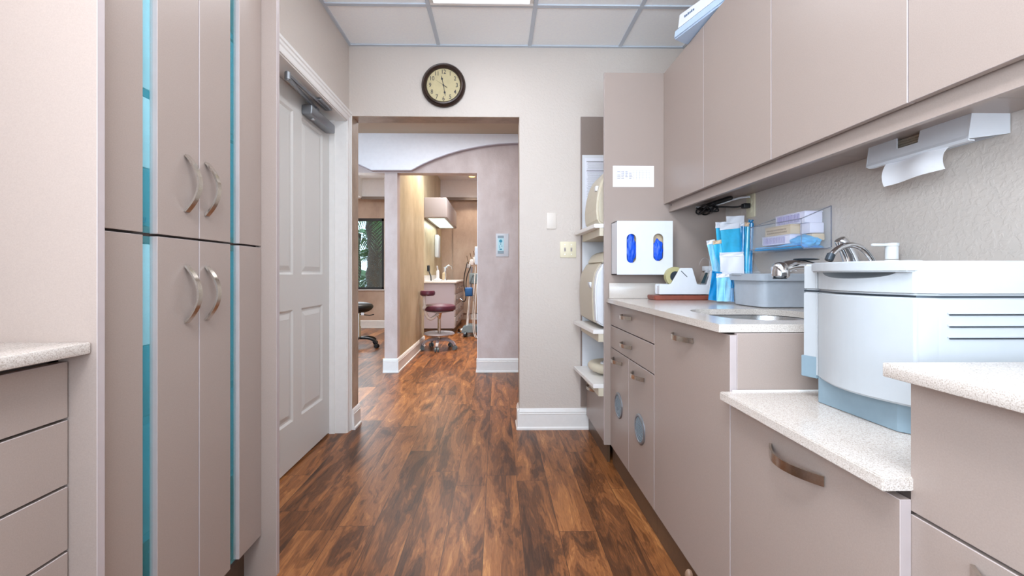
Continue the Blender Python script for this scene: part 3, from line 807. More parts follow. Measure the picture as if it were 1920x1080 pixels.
cs.box(xa, xa+.004, yf+.003, y_pan-.001, za_, zb_); cs.box(xb-.004, xb, yf+.003, y_pan-.001, za_, zb_)
cs.box(xa, xb, yf+.003, y_pan-.001, zb_-.004, zb_); cs.box(xa, xb, yf+.003, y_pan-.001, za_, za_+.004); cs.box(xa, xb, y_pan-.004, y_pan-.001, za_, zb_)
obj('case', cs, M_white, t, smooth=0)
inn = obj('glove_box', MB().box(xa+.01, xb-.01, yf+.03, y_pan-.01, za_+.006, zb_-.01), M_tan, t)
for q, (st, nm) in enumerate(((s1, 'left slot'), (s2, 'right slot'))):
    p, c, r, z0, z1 = st
    rim = MB().tube([(x, yf-.0005, z) for x, z in p]+[(p[0][0], yf-.0005, p[0][1])], .0016, 6)
    obj('slot_rim', rim, M_white, t)
    top = z1 if q == 0 else z1-.035
    tag(obj('nitrile_glove', MB().blob((c, yf+.012, (z0+top)/2), (r*1.0, .016, (top-z0)/2*1.02), 4, .28, 2.6, q*7), M_blue), 'crumpled blue glove poking from the %s of the dispenser' % nm, 'glove', 'gloves in the dispenser')

# ---------------------------------------------------------------- clock and wall plates
cx, cz = XY(832, YB), ZP(161.5, -.36, YB); R_ = .148
t = thing('wall_clock', 'round bronze-rimmed clock with cream dial above the opening', 'clock', (cx, YB, cz-R_))
rim = MB().lathe([(R_*.7, .0), (R_*.98, .0), (R_, .008), (R_*.985, .02), (R_*.93, .028), (R_*.90, .026), (R_*.88, .034), (R_*.83, .036), (R_*.80, .028), (R_*.765, .024), (R_*.755, .012)], (cx, YB-.001, cz), 72, '-Y')
obj('rim', rim, M_bronze, t)
dial = obj('dial', MB().lathe([(R_*.77, .012), (0, .0121)], (cx, YB-.001, cz), 64, '-Y'), M_cream, t)
yd_ = YB-.0135
for k in range(1, 13):
    a = PI/2-k*PI/6; rr = R_*.605; nb = MB()
    nb.text(str(k), .040, Matrix.Translation((cx+rr*math.cos(a), yd_, cz+rr*math.sin(a))) @ Matrix.Rotation(PI/2, 4, 'X'), .0003, sx=.85)
    nb.cyl((cx+R_*.72*math.cos(a), yd_-.0005, cz+R_*.72*math.sin(a)), (cx+R_*.72*math.cos(a), yd_, cz+R_*.72*math.sin(a)), .0015, n=8)
    obj('numeral', nb, M_ink, dial)
def hand(deg, L_, w_, y, tail=.015, spade=True):
    a = math.radians(90-deg); d = Vector((math.cos(a), 0, math.sin(a))); n_ = Vector((-d.z, 0, d.x)); c = Vector((cx, y, cz))
    pts = [c-d*tail-n_*w_, c-d*tail+n_*w_, c+d*L_*.5+n_*w_*.7]
    if spade: pts += [c+d*L_*.62+n_*w_*3.4, c+d*L_*.76+n_*w_]
    pts += [c+d*L_]
    if spade: pts += [c+d*L_*.76-n_*w_, c+d*L_*.62-n_*w_*3.4]
    pts += [c+d*L_*.5-n_*w_*.7]
    return MB().prism([(p.x, p.z) for p in pts], 1, y-.0008, y)
obj('hour_hand', hand(-13, .070, .0022, yd_-.0015), M_ink, t)
obj('minute_hand', hand(170, .080, .002, yd_-.003), M_ink, t)
sh = hand(-57, .062, .0007, yd_-.0045, .03, False); sh.cyl((cx, yd_-.006, cz), (cx, yd_, cz), .005)
sh.tube([(cx, yd_-.005, cz), (cx+.03*math.cos(math.radians(-33)), yd_-.005, cz+.03*math.sin(math.radians(-33)))], .0018, 8)
obj('second_hand', sh, M_ink, t)
xa, xb = XY(1025, YB), XY(1043, YB); za_, zb_ = ZP(429.5, .36, YB), ZP(399, .36, YB)
tag(obj('blank_plate', MB().box(xa, xb, YB-.006, YB, za_, zb_, .002), M_wallplate), 'small blank putty wall plate above the light switches', 'plate')
xa, xb = XY(1050, YB), XY(1080, YB); za_, zb_ = ZP(483, .47, YB), ZP(453, .47, YB)
t = thing('light_switch', 'cream double toggle switch plate on the back wall', 'switch', ((xa+xb)/2, YB, za_))
obj('plate', MB().box(xa, xb, YB-.006, YB-.0005, za_, zb_, .002), M_plate, t)
for f_ in (.3, .7):
    xx = xa+(xb-xa)*f_; zc_ = (za_+zb_)/2
    tg = obj('toggle', MB().box(xx-.006, xx+.006, YB-.0065, YB-.0055, zc_-.013, zc_+.013).box(xx-.0035, xx+.0035, YB-.017, YB-.005, zc_-.002, zc_+.008, .001), M_taupe2, t)
    for dz in (.032, -.032): obj('screw', MB().cyl((xx, YB-.007, zc_+dz), (xx, YB-.005, zc_+dz), .003), M_nickel, tg)
# keypad in the hall
xa, xb = XY(930, YH), XY(953.5, YH); za_, zb_ = ZP(481, .05, YH), ZP(438, .05, YH)
t = thing('keypad', 'white wall keypad with blue buttons on the plaster wall beyond the opening', 'keypad', ((xa+xb)/2, YH, za_))
obj('plate', MB().box(xa, xb, YH-.008, YH, za_, zb_, .002), M_white, t)
w_ = xb-xa; h_ = zb_-za_; ka, kb = xa+w_*.13, xa+w_*.62
kp = obj('membrane', MB().box(ka, kb, YH-.011, YH-.0085, za_+h_*.13, za_+h_*.91), M_kp, t)
obj('end_bar', MB().box(ka, kb, YH-.0125, YH-.0105, za_+h_*.80, za_+h_*.91).box(ka, kb, YH-.0125, YH-.0105, za_+h_*.13, za_+h_*.25), M_kpg, kp)
kc = (ka+kb)/2; bt = MB()
for dx, fz, r in ((0, .67, .017), (0, .54, .006), (-.012, .45, .005), (.012, .45, .005), (-.01, .38, .005), (-.005, .31, .008), (.006, .31, .008)):
    bt.cyl((kc+dx, YH-.0125, za_+h_*fz), (kc+dx, YH-.0105, za_+h_*fz), r, n=20)
obj('buttons', bt, M_kpb, kp)
tag(obj('wall_device', MB().box(XP-.035, XP-.007, YH+.02, YH+.10, ZP(496, XP, YH), ZP(462, XP, YH), .008, seg=3), M_white), 'small white box on the side of the far doorway', 'dispenser')

# ---------------------------------------------------------------- ceiling light (2x4 troffer) and its twins
def troffer(x0, x1, y0, y1, label, pw_, z=ZC, grp='ceiling light panels'):
    t = thing('ceiling_light', label, 'light', ((x0+x1)/2, (y0+y1)/2, z-.012), grp)
    fr = MB(); q = .022
    fr.box(x0, x1, y0, y0+q, z-.010, z+.004, .002); fr.box(x0, x1, y1-q, y1, z-.010, z+.004, .002); fr.box(x0, x0+q, y0+q, y1-q, z-.010, z+.004, .002); fr.box(x1-q, x1, y0+q, y1-q, z-.010, z+.004, .002)
    obj('frame', fr, M_white2, t)
    obj('diffuser', MB().box(x0+q, x1-q, y0+q, y1-q, z-.004, z+.002), M_lamp, t)
    l = bpy.data.lights.new('panel_lamp', 'AREA'); l.shape = 'RECTANGLE'; l.size = x1-x0-.06; l.size_y = y1-y0-.06; l.energy = pw_; l.color = (.92, .95, 1.0)
    lo = bpy.data.objects.new('panel_lamp', l); COL.objects.link(lo); lo.location = ((x0+x1)/2, (y0+y1)/2, z-.016)
    return t
P1 = 15
troffer(-.378, .206, 1.265, 2.455, 'lit ceiling light panel at the top edge of the photo', 8)
troffer(-.378, .206, -.565, .625, 'lit ceiling light panel above the camera', P1*2.5)
troffer(-1.0, .2, 3.45, 4.05, 'lit ceiling light panel in the hall beyond the opening', 12, 2.52, 'ceiling light panels')
def lamp(kind, name, loc, e, color, size=.5, rot=(0, 0, 0), spot=None, size_y=None):
    l = bpy.data.lights.new(name, kind); l.energy = e; l.color = color
    if kind == 'AREA':
        l.size = size
        if size_y: l.shape = 'RECTANGLE'; l.size_y = size_y
    if kind == 'SPOT': l.spot_size = spot; l.spot_blend = .6; l.shadow_soft_size = .05
    o = bpy.data.objects.new(name, l); COL.objects.link(o); o.location = loc; o.rotation_euler = rot
    return o
lamp('AREA', 'daylight_behind', (.1, YN-.03, 1.35), 90, (.76, .87, 1.0), 1.9, (PI/2+1.08, 0, 0), size_y=1.6)
lamp('AREA', 'fill_left', (XL-.03, -.885, 1.62), 82, (.75, .88, 1.0), 1.15, (0, -PI/2, 0), size_y=.66)  # added fill lamp in the opening of the made-up left window
troffer(-.9, .3, 6.6, 7.2, 'unseen ceiling light panel added to brighten the far treatment room', 60, 3.15)  # fill panel added out of view for the far room
troffer(-2.6, -1.9, 5.8, 6.4, 'unseen ceiling light panel added to brighten the room with the black stool', 32, 2.85)  # second added fill panel, also out of view
def can(x, y, z, e, label, col=(1, .88, .74)):
    t = thing('downlight', label, 'light', (x, y, z-.01), 'recessed downlights')
    obj('trim_ring', MB().lathe([(.09, 0), (.09, -.006), (.07, -.008), (.065, 0)], (x, y, z), 32), M_white2, t)
    obj('lens', MB().lathe([(.066, -.002), (0, -.002)], (x, y, z), 32), M_can, t)
    lamp('SPOT', 'downlight_lamp', (x, y, z-.03), e, col, spot=1.7)
can(XY(885, 9.35), 9.35, 3.15, 50, 'warm downlight showing as an orange glow through the far doorway')
can(-.86, 5.6, 3.15, 430, 'warm downlight washing the golden plaster wall')
can(-.2, 7.2, 3.15, 80, 'warm downlight over the treatment room')
can(-1.9, 6.2, 2.85, 120, 'warm downlight over the black stool')
lamp('AREA', 'left_room_daylight', (-2.95, 8.3, 1.45), 30, (.9, .95, 1), 1.3, (PI/2, 0, PI), size_y=1.2).data.specular_factor = .25

# ---------------------------------------------------------------- box on top of the wall cabinets
yo1 = YX(1263, .85); yo0 = yo1-.42
t = thing('purifier', 'white and pale blue device lying on top of the wall cabinets', 'appliance', (.85, yo1, zU1))
pur = t
zt = zU1+.004
obj('tray', MB().prism([(.846, zt+.012), (.852, zt+.055), (1.12, zt+.055), (1.12, zt), (.90, zt)], 1, yo0, yo1, .006, seg=3), plain('pale_blue_plastic', (176, 196, 220), .35), t)
obj('housing', MB().prism([(yo1-.006, zt+.056), (yo1-.02, zt+.125), (yo0+.06, zt+.10), (yo0+.01, zt+.056)], 0, .862, 1.09, .006), M_white, t)
hb = MB().box(.885, 1.08, yo0+.06, yo1-.19, zt+.10, zt+.26, .008)
obj('upper_housing', hb, M_white, t)
sm = MB()
for k in range(6): sm.box(.8605, .8625, yo1-.12+k*.011, yo1-.113+k*.011, zt+.088, zt+.096+.002*(k % 2))
obj('printed_mark', sm, plain('slate_print', (70, 96, 128), .5), t)

pur.rotation_euler = (0, 0, math.radians(17)); pur.location.x += .002
# ---------------------------------------------------------------- towel dispenser
ye0 = YX(1894, XR); xfd = 1.162
ye0 = (ye0+YX(1812, xfd))/2; ye1 = YX(1625, xfd)
zb_ = 1.379
t = thing('towel_dispenser', 'white paper towel dispenser fixed to the wall under the cabinets', 'dispenser', (1.22, (ye0+ye1)/2, zb_))
yw1_, yw0_ = YX(1681, xfd+.01), YX(1728, xfd+.01)
front = MB()
# front shell with a window tapering downwards
zt_ = 1.60
def fx(z): return xfd+(z-zb_)*.14
outer = [(ye0, zb_+.012), (ye1, zb_+.012), (ye1, zt_), (ye0, zt_)]
hole = [(yw0_+.006, zb_+.035), (yw1_-.006, zb_+.035), (yw1_+.012, zt_-.06), (yw0_-.002, zt_-.06)]
front.plate(outer, [hole], 0, 0, .003)
for v in front.bm.verts: v.co.x += fx(v.co.z)
# rolled lower lip, ends, top
lipp = [(fx(zb_+.014), zb_+.014), (xfd-.001, zb_+.006), (xfd+.006, zb_), (xfd+.02, zb_), (xfd+.02, zb_+.003), (xfd+.007, zb_+.0035), (xfd+.004, zb_+.014)]
front.prism(lipp, 1, ye0, ye1)
obj('cover', front, M_white, t, smooth=0)
ends = MB()
for ya in (ye0-.0032, ye1+.0002): ends.prism([(xfd, zb_+.004), (XR-.002, zb_+.018), (XR-.002, zt_), (fx(zt_), zt_)], 1, ya, ya+.003)
ends.box(fx(zt_), XR-.002, ye0, ye1, zt_-.003, zt_); ends.box(XR-.005, XR-.001, ye0, ye1, zb_+.02, zt_)
obj('case', ends, M_white, t, smooth=0)
tw = MB()
for k in range(24): tw.box(xfd+.032, XR-.012, yw0_-.05, yw1_+.07, zb_+.03+k*.0075, zb_+.0362+k*.0075)
obj('towel_stack', tw, M_towel, t)
def sheet_mesh(P, nu=14, nv=10, th=.0012):
    b = bmesh.new(); G = []
    for i in range(nu+1):
        G.append([b.verts.new(P(i/nu, k/nv)) for k in range(nv+1)])
    for i in range(nu):
        for k in range(nv): b.faces.new((G[i][k], G[i+1][k], G[i+1][k+1], G[i][k+1]))
    m = MB(); bmesh.ops.recalc_face_normals(b, faces=b.faces[:]); bmesh.ops.solidify(b, geom=b.faces[:], thickness=th); m._merge(b); return m
ya_, yb_ = YX(1672, 1.19), YX(1786, 1.19)
def tp(u, v):
    y = ya_+(yb_-ya_)*u; zlo = 1.312+.012*u
    z = zb_+.03-(zb_+.03-zlo)*v
    return (1.195-.035*math.sin(v*2.2)+.006*math.sin(u*7), y-.05*u*max(0, .45-v), z)
tag(obj('paper_towel', sheet_mesh(tp), M_paper), 'white paper towel hanging from the dispenser slot', 'paper towel')

# ---------------------------------------------------------------- outlet and cords
yo = YX(1409, XR); zo = ZP(386, XR, yo)
t = thing('power_outlet', 'cream power outlet on the right wall under the cabinets', 'outlet', (XR, yo, zo-.06))
obj('plate', MB().box(XR-.006, XR-.0005, yo-.036, yo+.036, zo-.058, zo+.058, .002), M_plate, t)
for dz in (-.02, .02): obj('socket', MB().lathe([(.016, 0), (.016, .003), (.013, .004), (0, .004)], (XR-.005, yo, zo+dz), 24, '-X'), M_plate, t)
t = thing('cable_bundle', 'bundled black power cord plugged in beneath the wall cabinets', 'cord', (XR-.1, yo+.1, zo))
obj('plug', MB().box(XR-.045, XR-.010, yo-.012, yo+.016, zo-.012, zo+.012, .004), M_black, t)
random.seed(4)
cd = MB(); pts = [(XR-.045, yo, zo), (XR-.07, yo+.02, zo-.004), (XR-.10, yo+.07, zo+.006), (XR-.13, yo+.12, zo+.012)]
for k in range(46):
    a = k*.75; pts.append((XR-.14+.028*math.cos(a*.9), yo+.17+.075*math.cos(a), zo+.008+.018*math.sin(a*1.3)+.006*math.sin(k)))
def smooth_pts(p, it=2):
    p = [Vector(q) for q in p]
    for _ in range(it):
        q = [p[0]]
        for a, b_ in zip(p, p[1:]): q += [a.lerp(b_, .25), a.lerp(b_, .75)]
        q.append(p[-1]); p = q
    return p
cd.tube(smooth_pts(pts), .0042, 8)
cd.tube([(XR-.16, yo+.15, zo+.02), (XR-.12, yo+.10, zo+.035), (XR-.07, yo+.05, zo+.05)], .012, 10)
obj('cable', cd, M_black, t)
tag(obj('white_cable', MB().tube(smooth_pts([(XR-.02, yo-.02, 1.43), (XR-.05, yo+.03, zo+.045), (XR-.12, yo+.12, zo+.02), (XR-.17, yo+.25, zo+.03), (XR-.17, yo+.3, 1.43)]), .005, 8), M_white), 'white cable looped beside the black cord bundle', 'cord')

# ---------------------------------------------------------------- acrylic bin with trays
yb0 = YX(1560, XR-.002); yb1 = YX(1407, 1.15); xb0 = 1.15; xb1 = XR-.002
zf0, zf1 = 1.145, 1.258; zbk = 1.307
t = thing('wall_bin', 'clear acrylic wall bin holding small instrument boxes', 'bin', ((xb0+xb1)/2, (yb0+yb1)/2, zf0))
q = .0035
bn = MB(); bn.box(xb0, xb0+q, yb0, yb1, zf0+.01, zf1); bn.box(xb0+.004, xb1, yb0, yb1, zf0, zf0+q); bn.box(xb1-q, xb1, yb0, yb1, zf0, zbk)
for ya in (yb0, yb1-q): bn.prism([(xb0, zf0+.01), (xb0+.01, zf0), (xb1, zf0), (xb1, zbk), (xb0, zf1)], 1, ya, ya+q)
obj('walls', bn, M_acr, t, smooth=0)
ed = MB()
r_ = .0019
ed.tube([(xb0, yb1, zf1), (xb0, yb0, zf1), (xb1-.003, yb0, zbk)], r_, 6); ed.tube([(xb1-.003, yb0, zbk), (xb1-.003, yb0, zf0+.006), (xb1-.02, yb0, zf0), (xb0+.012, yb0, zf0), (xb0, yb0, zf0+.012), (xb0, yb1, zf0+.012), (xb0, yb1, zf1)], r_, 6)
ed.tube([(xb0, yb0, zf0+.012), (xb0, yb0, zf1)], r_*.6, 6); ed.tube([(xb0, yb1, zf1), (xb1-.003, yb1, zbk-.01)], r_*.8, 6)
obj('rim', ed, M_acre, t)
tag(obj('folded_cloth', MB().blob((1.205, yb0+.055, zf0+.03), (.045, .05, .026), 4, .25, 2.5, 1), M_blue2), 'bunched blue cloth at the near end of the acrylic bin', 'cloth')
tag(obj('folded_cloth', MB().prism([(yb0+.02, zf0+.005), (yb1-.012, zf0+.006), (yb1-.02, zf0+.02), ((yb0+yb1)/2, zf0+.017), (yb0+.06, zf0+.026)], 0, xb0+.008, xb1-.01, .003), M_blue2), 'flat blue cloth lining the floor of the acrylic bin', 'cloth')
def perf_box(name, x0, x1, y0, y1, z0, z1, m, label, kind):
    t = thing(name, label, 'box', ((x0+x1)/2, (y0+y1)/2, z0), 'instrument boxes in the acrylic bin')
    obj('body', MB().box(x0, x1, y0, y1, z0, z1-.004, .002), m, t)
    obj('lid', MB().box(x0-.0015, x1+.0015, y0-.0015, y1+.0015, z1-.0038, z1, .0012), m, t)
    h_ = MB()
    if kind == 'ribs':
        nn = int((y1-y0-.03)/.0085)
        for k in range(nn):
            yy = y0+.028+k*.0085; h_.box(x0-.0018, x0+.001, yy, yy+.0035, z0+.005, z1-.007)
        obj('ribs', h_, plain('rib_lilac_plastic', (166, 160, 198), .4), t)  # ribs in a darker lilac than the box body
    else:
        nn = int((y1-y0-.03)/.008)
        for k in range(nn):
            for r2 in range(2): h_.box(x0-.0006, x0+.001, y0+.022+k*.008+r2*.004, y0+.0255+k*.008+r2*.004, z0+.008+r2*.011, z0+.014+r2*.011)
        obj('perforations', h_, plain('hole_brown', (116, 92, 70), .6), t)
zc_ = zf0+.025
yA = YX(1427, 1.16); yBx = YX(1500, 1.16)
perf_box('bur_box', 1.165, 1.235, yb0+.085, yA+.0, zc_, zc_+.038, M_lil, 'white ribbed box at the bottom of the acrylic bin stack', 'ribs')
perf_box('bur_box', 1.165, 1.235, yb0+.082, yA-.02, zc_+.0385, zc_+.077, M_tan, 'tan perforated box in the middle of the acrylic bin stack', 'perf')
perf_box('bur_box', 1.185, 1.25, yb0+.05, yb0+.078, zc_+.03, zc_+.066, M_lil, 'plain white box beside the tan perforated box', 'none') if False else None
perf_box('bur_box', 1.185, 1.255, yb0+.03, yA-.06, zc_+.0775, zc_+.122, M_lil, 'white ribbed box on top of the acrylic bin stack', 'ribs')
tag(obj('bur_box', MB().box(1.20, 1.255, yb0+.022, yb0+.078, zc_+.036, zc_+.0765, .003), M_lil), 'plain white box beside the tan perforated box', 'box', 'instrument boxes in the acrylic bin')
tag(obj('bur_box', MB().box(1.205, 1.255, yb0+.018, yb0+.078, zc_+.008, zc_+.034, .003), M_tan), 'plain tan box above the bunched blue cloth', 'box', 'instrument boxes in the acrylic bin')

# ---------------------------------------------------------------- tub
tx0, tx1 = 1.045, 1.25; ty0, ty1 = 1.69, 1.915; tz = .9135
t = thing('dish_tub', 'grey plastic tub on the worktop behind the sink', 'tub', ((tx0+tx1)/2, (ty0+ty1)/2, tz))
b = bmesh.new(); Rs = []
for off, z in ((-.012, tz+.0), (-.004, tz+.004), (.0, tz+.10), (.0, tz+.11), (.012, tz+.108), (.014, tz+.134), (.009, tz+.137), (-.003, tz+.137), (-.006, tz+.10), (-.012, tz+.006)):
    Rs.append([b.verts.new((x, y, z)) for x, y in rrect(tx0-off, tx1+off*.6, ty0-off, ty1+off, .035, 6)])
n = len(Rs[0]); b.faces.new(Rs[0][::-1])
for i in range(len(Rs)-1):
    for k in range(n): b.faces.new((Rs[i][k], Rs[i][(k+1) % n], Rs[i+1][(k+1) % n], Rs[i+1][k]))
b.faces.new(Rs[-1]); bmesh.ops.recalc_face_normals(b, faces=b.faces[:]); m_ = MB(); m_._merge(b)
obj('basin', m_, M_greyplas, t)
obj('rim_tab', MB().box(tx0-.018, tx0-.010, ty0+.12, ty0+.19, tz+.130, tz+.1385, .002), M_greyplas, t)

# ---------------------------------------------------------------- taps
fxx, fy = 1.17, 1.43
t = thing('faucet', 'chrome single-lever faucet arching over the sink', 'faucet', (fxx, fy, .9135))
obj('base', MB().lathe([(.032, 0), (.032, .006), (.027, .012), (.024, .09), (.026, .10), (.024, .125), (0, .135)], (fxx, fy, .9135)), M_chrome, t)
sp = smooth_pts([(fxx, fy, 1.0), (fxx-.04, fy, 1.035), (fxx-.10, fy, 1.066), (fxx-.16, fy, 1.078), (fxx-.205, fy, 1.07), (fxx-.235, fy, 1.052)])
nP = len(sp)
obj('spout', MB().tube(sp, [.015+.011*(i/nP) for i in range(nP)], 20), M_chrome, t)
obj('spray_head', MB().lathe([(0, -.03), (.022, -.03), (.027, -.024), (.0275, -.012), (.026, .004), (.020, .016), (.010, .022), (0, .023)], (fxx-.222, fy, 1.066), 32), M_chrome, t)
obj('spray_face', MB().lathe([(.020, -.0335), (0, -.0335)], (fxx-.225, fy, 1.066), 24).lathe([(.020, -.0335), (.021, -.0300)], (fxx-.225, fy, 1.066), 24), M_darkgrey, t)
obj('spout_button', MB().blob((fxx-.135, fy, 1.098), (.045, .014, .004), 3, 0), M_darkgrey, t)
lv = smooth_pts([(fxx+.03, fy, 1.03), (fxx+.022, fy, 1.085), (fxx+.006, fy, 1.125), (fxx-.022, fy, 1.165)])
obj('lever', MB().tube(lv, [.032-.016*(i/(len(lv)-1)) for i in range(len(lv))], 16), M_chrome, t)
gy = 1.335
t = thing('drinking_tap', 'slim chrome gooseneck tap behind the white machine', 'faucet', (1.19, gy, .9135))
gp = smooth_pts([(1.20, gy, .92), (1.20, gy, 1.02), (1.185, gy, 1.08), (1.15, gy, 1.128), (1.105, gy, 1.143), (1.065, gy, 1.13), (1.04, gy, 1.102)], 3)
obj('neck', MB().tube(gp, .0088, 14), M_chrome, t)
obj('base', MB().lathe([(.02, 0), (.02, .01), (.012, .02), (0, .021)], (1.20, gy, .9135)), M_chrome, t)
obj('nozzle', MB().cyl((1.046, gy, 1.112), (1.036, gy, 1.090), .0115, bev=.002), M_darkgrey, t)
sx_, sy = 1.19, 1.285
t = thing('soap_pump', 'translucent white soap pump bottle by the taps', 'soap dispenser', (sx_, sy, .9135))
M_milk = plain('milky_plastic', (226, 230, 232), .3, Alpha=.9)
obj('bottle', MB().lathe([(0, 0), (.034, 0), (.036, .006), (.036, .11), (.02, .135), (.016, .14), (0, .14)], (sx_, sy, .9135)), M_milk, t)
obj('collar', MB().lathe([(.017, .138), (.018, .14), (.018, .175), (.016, .178), (0, .178)], (sx_, sy, .9135)), M_milk, t)
obj('pump_head', MB().lathe([(.016, .18), (.016, .218), (.018, .22), (.018, .228), (0, .229)], (sx_, sy, .9135)).box(sx_-.06, sx_, sy-.006, sy+.006, 1.132, 1.141, .003), M_milk, t)

# ---------------------------------------------------------------- the white machine
t = thing('washer_machine', 'large white bow-fronted benchtop machine on the lower worktop', 'appliance', (1.0, .95, .735))
yk0 = YX(1762, .822); xk0 = .822       # camera-side corner
ybl = YX(1530, .786); yfar = YX(1503, .777)
z0m, zsm, ztm = .795, 1.0065, 1.074
nB = 14
def bow(u): return .79-.033*math.sin(PI*u)-.0*u
def front_outline(extra=0, back=1.21):
    pts = []
    yb_ = yk0-.0
    # from near corner along the bow to the far strip
    pts.append((xk0, yk0)); 
    yr0 = YX(1712, .785)
    for k in range(nB+1):
        u = k/nB; y = yr0+(ybl-yr0)*u; pts.append((bow(u)-extra, y))
    pts += [(.794, ybl+.002), (.779, yfar), (back, yfar), (back, yk0)]
    return pts
fo = front_outline()
obj('lower_body', MB().prism(fo, 2, z0m, zsm-.0015, .004, seg=3), M_mach, t)
lid = MB().prism(fo, 2, zsm+.0015, ztm, .005, seg=3)
def carve(mb, cutter):
    a = bpy.data.meshes.new('a'); mb.bm.to_mesh(a); c = bpy.data.meshes.new('c'); cutter.bm.to_mesh(c)
    oa, oc = bpy.data.objects.new('a', a), bpy.data.objects.new('c', c); COL.objects.link(oa); COL.objects.link(oc)
    m = oa.modifiers.new('b', 'BOOLEAN'); m.operation = 'DIFFERENCE'; m.object = oc; m.solver = 'EXACT'
    me = bpy.data.meshes.new_from_object(oa.evaluated_get(bpy.context.evaluated_depsgraph_get()))
    out = MB(); out.bm.from_mesh(me)
    for q_ in (oa, oc): bpy.data.objects.remove(q_)
    for q_ in (a, c, me): bpy.data.meshes.remove(q_)
    return out
_y0, _y1 = YX(1706, .77), ybl-.004
lid = carve(lid, MB().blob((.742, (_y0+_y1)/2, 1.054), (.052, (_y1-_y0)/2, .0155), 5, 0))
obj('lid', lid, M_mach, t)
obj('seam', MB().prism([((x-.98)*.985+.98, (y-yk0-.15)*.985+yk0+.15) for x, y in fo], 2, zsm-.002, zsm+.002), M_darkgrey, t)
# handle lip on the lid
yr0 = YX(1712, .785); hp_ = []
for k in range(nB+1): u = k/nB; hp_.append((bow(u)-.016-.002*math.sin(PI*u), yr0+(ybl-yr0)*u))
for k in range(nB, -1, -1): u = k/nB; hp_.append((bow(u)+.02, yr0+(ybl-yr0)*u))
obj('lid_handle', MB().prism(hp_, 2, 1.053, ztm+.0015, .003), M_mach, t)
bs = [(.835, yk0+.02), (.798, yk0+.06), (.789, ybl-.004), (.80, ybl+.004), (1.19, ybl+.004), (1.19, yk0+.02)]
obj('base', MB().prism([(x+.0, y) for x, y in bs], 2, .7355, z0m+.002), M_blueplas, t, label='blue grey plinth')
obj('corner_cap', MB().prism([(.776, yfar+.0015), (.791, ybl+.0035), (.80, ybl+.0035), (.79, yfar+.0015)], 2, .790, ZP(665, .78, yfar), .0015), M_blueplas, t)
lo_ = MB()
for zz in (ZP(590.5, .85, yk0), ZP(613, .85, yk0), ZP(635, .85, yk0)): lo_.box(xk0+.018, 1.19, yk0-.0016, yk0+.002, zz-.0012, zz+.0012)
obj('vent_slots', lo_, M_darkgrey, t)
lo_ = MB()
for zz in (ZP(590.5, .85, yk0), ZP(613, .85, yk0), ZP(635, .85, yk0)): lo_.box(xk0+.014, 1.195, yk0-.0026, yk0+.001, zz+.0014, zz+.0045, .0006)
obj('vent_ridges', lo_, M_mach, t)
obj('foot', MB().box(.84, 1.18, yk0+.02, yfar-.05, .7345, .737), M_black, t)

# ---------------------------------------------------------------- tape dispenser on its tray
yt = 2.235
def tq(px, py, y=yt): X = XY(px, y); return (X, ZP(py, X, y))
xa, xb = XY(1226, yt-.04), XY(1340, yt-.04)
t = thing('tray', 'brown plastic tray under the tape dispenser', 'tray', ((xa+xb)/2, yt, .9135))
obj('dish', MB().prism([(xa+.005, .9135), (xb-.005, .9135), (xb, .938), (xa, .938)], 1, yt-.04, yt+.065, .004, seg=3), M_rust, t)
t = thing('tape_dispenser', 'white benchtop tape dispenser on the brown tray', 'tape dispenser', ((xa+xb)/2, yt, .9385))
bd = [tq(1234, 533), tq(1252, 533), tq(1256, 532), tq(1273, 502.5), tq(1295, 502.5), tq(1304, 533), tq(1322, 534), tq(1330, 508), tq(1334, 506), tq(1334.5, 520), tq(1327, 551.5), tq(1234, 551.5)]
bd = [(x, max(z, .9385)) for x, z in bd]
obj('body', MB().prism(bd, 1, yt-.02, yt-.008, .002).prism(bd, 1, yt+.035, yt+.047, .002).prism([(x, z) for x, z in (tq(1236, 536), tq(1326, 536), tq(1325, 551), tq(1236, 551))], 1, yt-.009, yt+.036), M_white, t)
cxr, czr = tq(1271, 520)
obj('tape_roll', MB().lathe([(.028, 0), (.05, 0), (.05, .03), (.028, .03), (.028, 0)], (cxr-.012, yt+.030, czr+.004), 40, '-Y'), M_olive, t)
obj('roll_core', MB().lathe([(0, 0), (.027, 0), (.027, .034), (0, .034)], (cxr-.012, yt+.032, czr+.004), 32, '-Y'), M_darkgrey, t)
p1, p2 = tq(1322, 511), tq(1313, 531)
obj('cutter', MB().prism([p1, (p1[0]+.018, p1[1]-.002), (p2[0]+.02, p2[1]), p2], 1, yt-.006, yt+.034), M_nickel, t)
pa, pb = tq(1274, 508), tq(1285, 519)
obj('slot_mark', MB().tube([(pa[0], yt-.021, pa[1]), (pb[0], yt-.021, pb[1])], .0017, 6), M_darkgrey, t)
pa = tq(1319, 508, 2.33); pb = tq(1349, 499, 2.33)
t = thing('tape_dispenser', 'second white tape dispenser half hidden behind the first', 'tape dispenser', (pa[0]+.03, 2.3, .9135))
obj('body', MB().box(pa[0]+.01, pb[0]-.01, 2.315, 2.345, .9135, pa[1]+.001, .003), M_white, t)
obj('crossbar', MB().box(pa[0], pb[0], 2.31, 2.35, pa[1], pb[1], .003), M_white, t)
obj('hoop', MB().tube([(pa[0]+.008+.03*math.cos(a*PI/12), 2.33, pb[1]+.04*math.sin(a*PI/12)+.004) for a in range(13)], .0025, 6), M_acr, t)

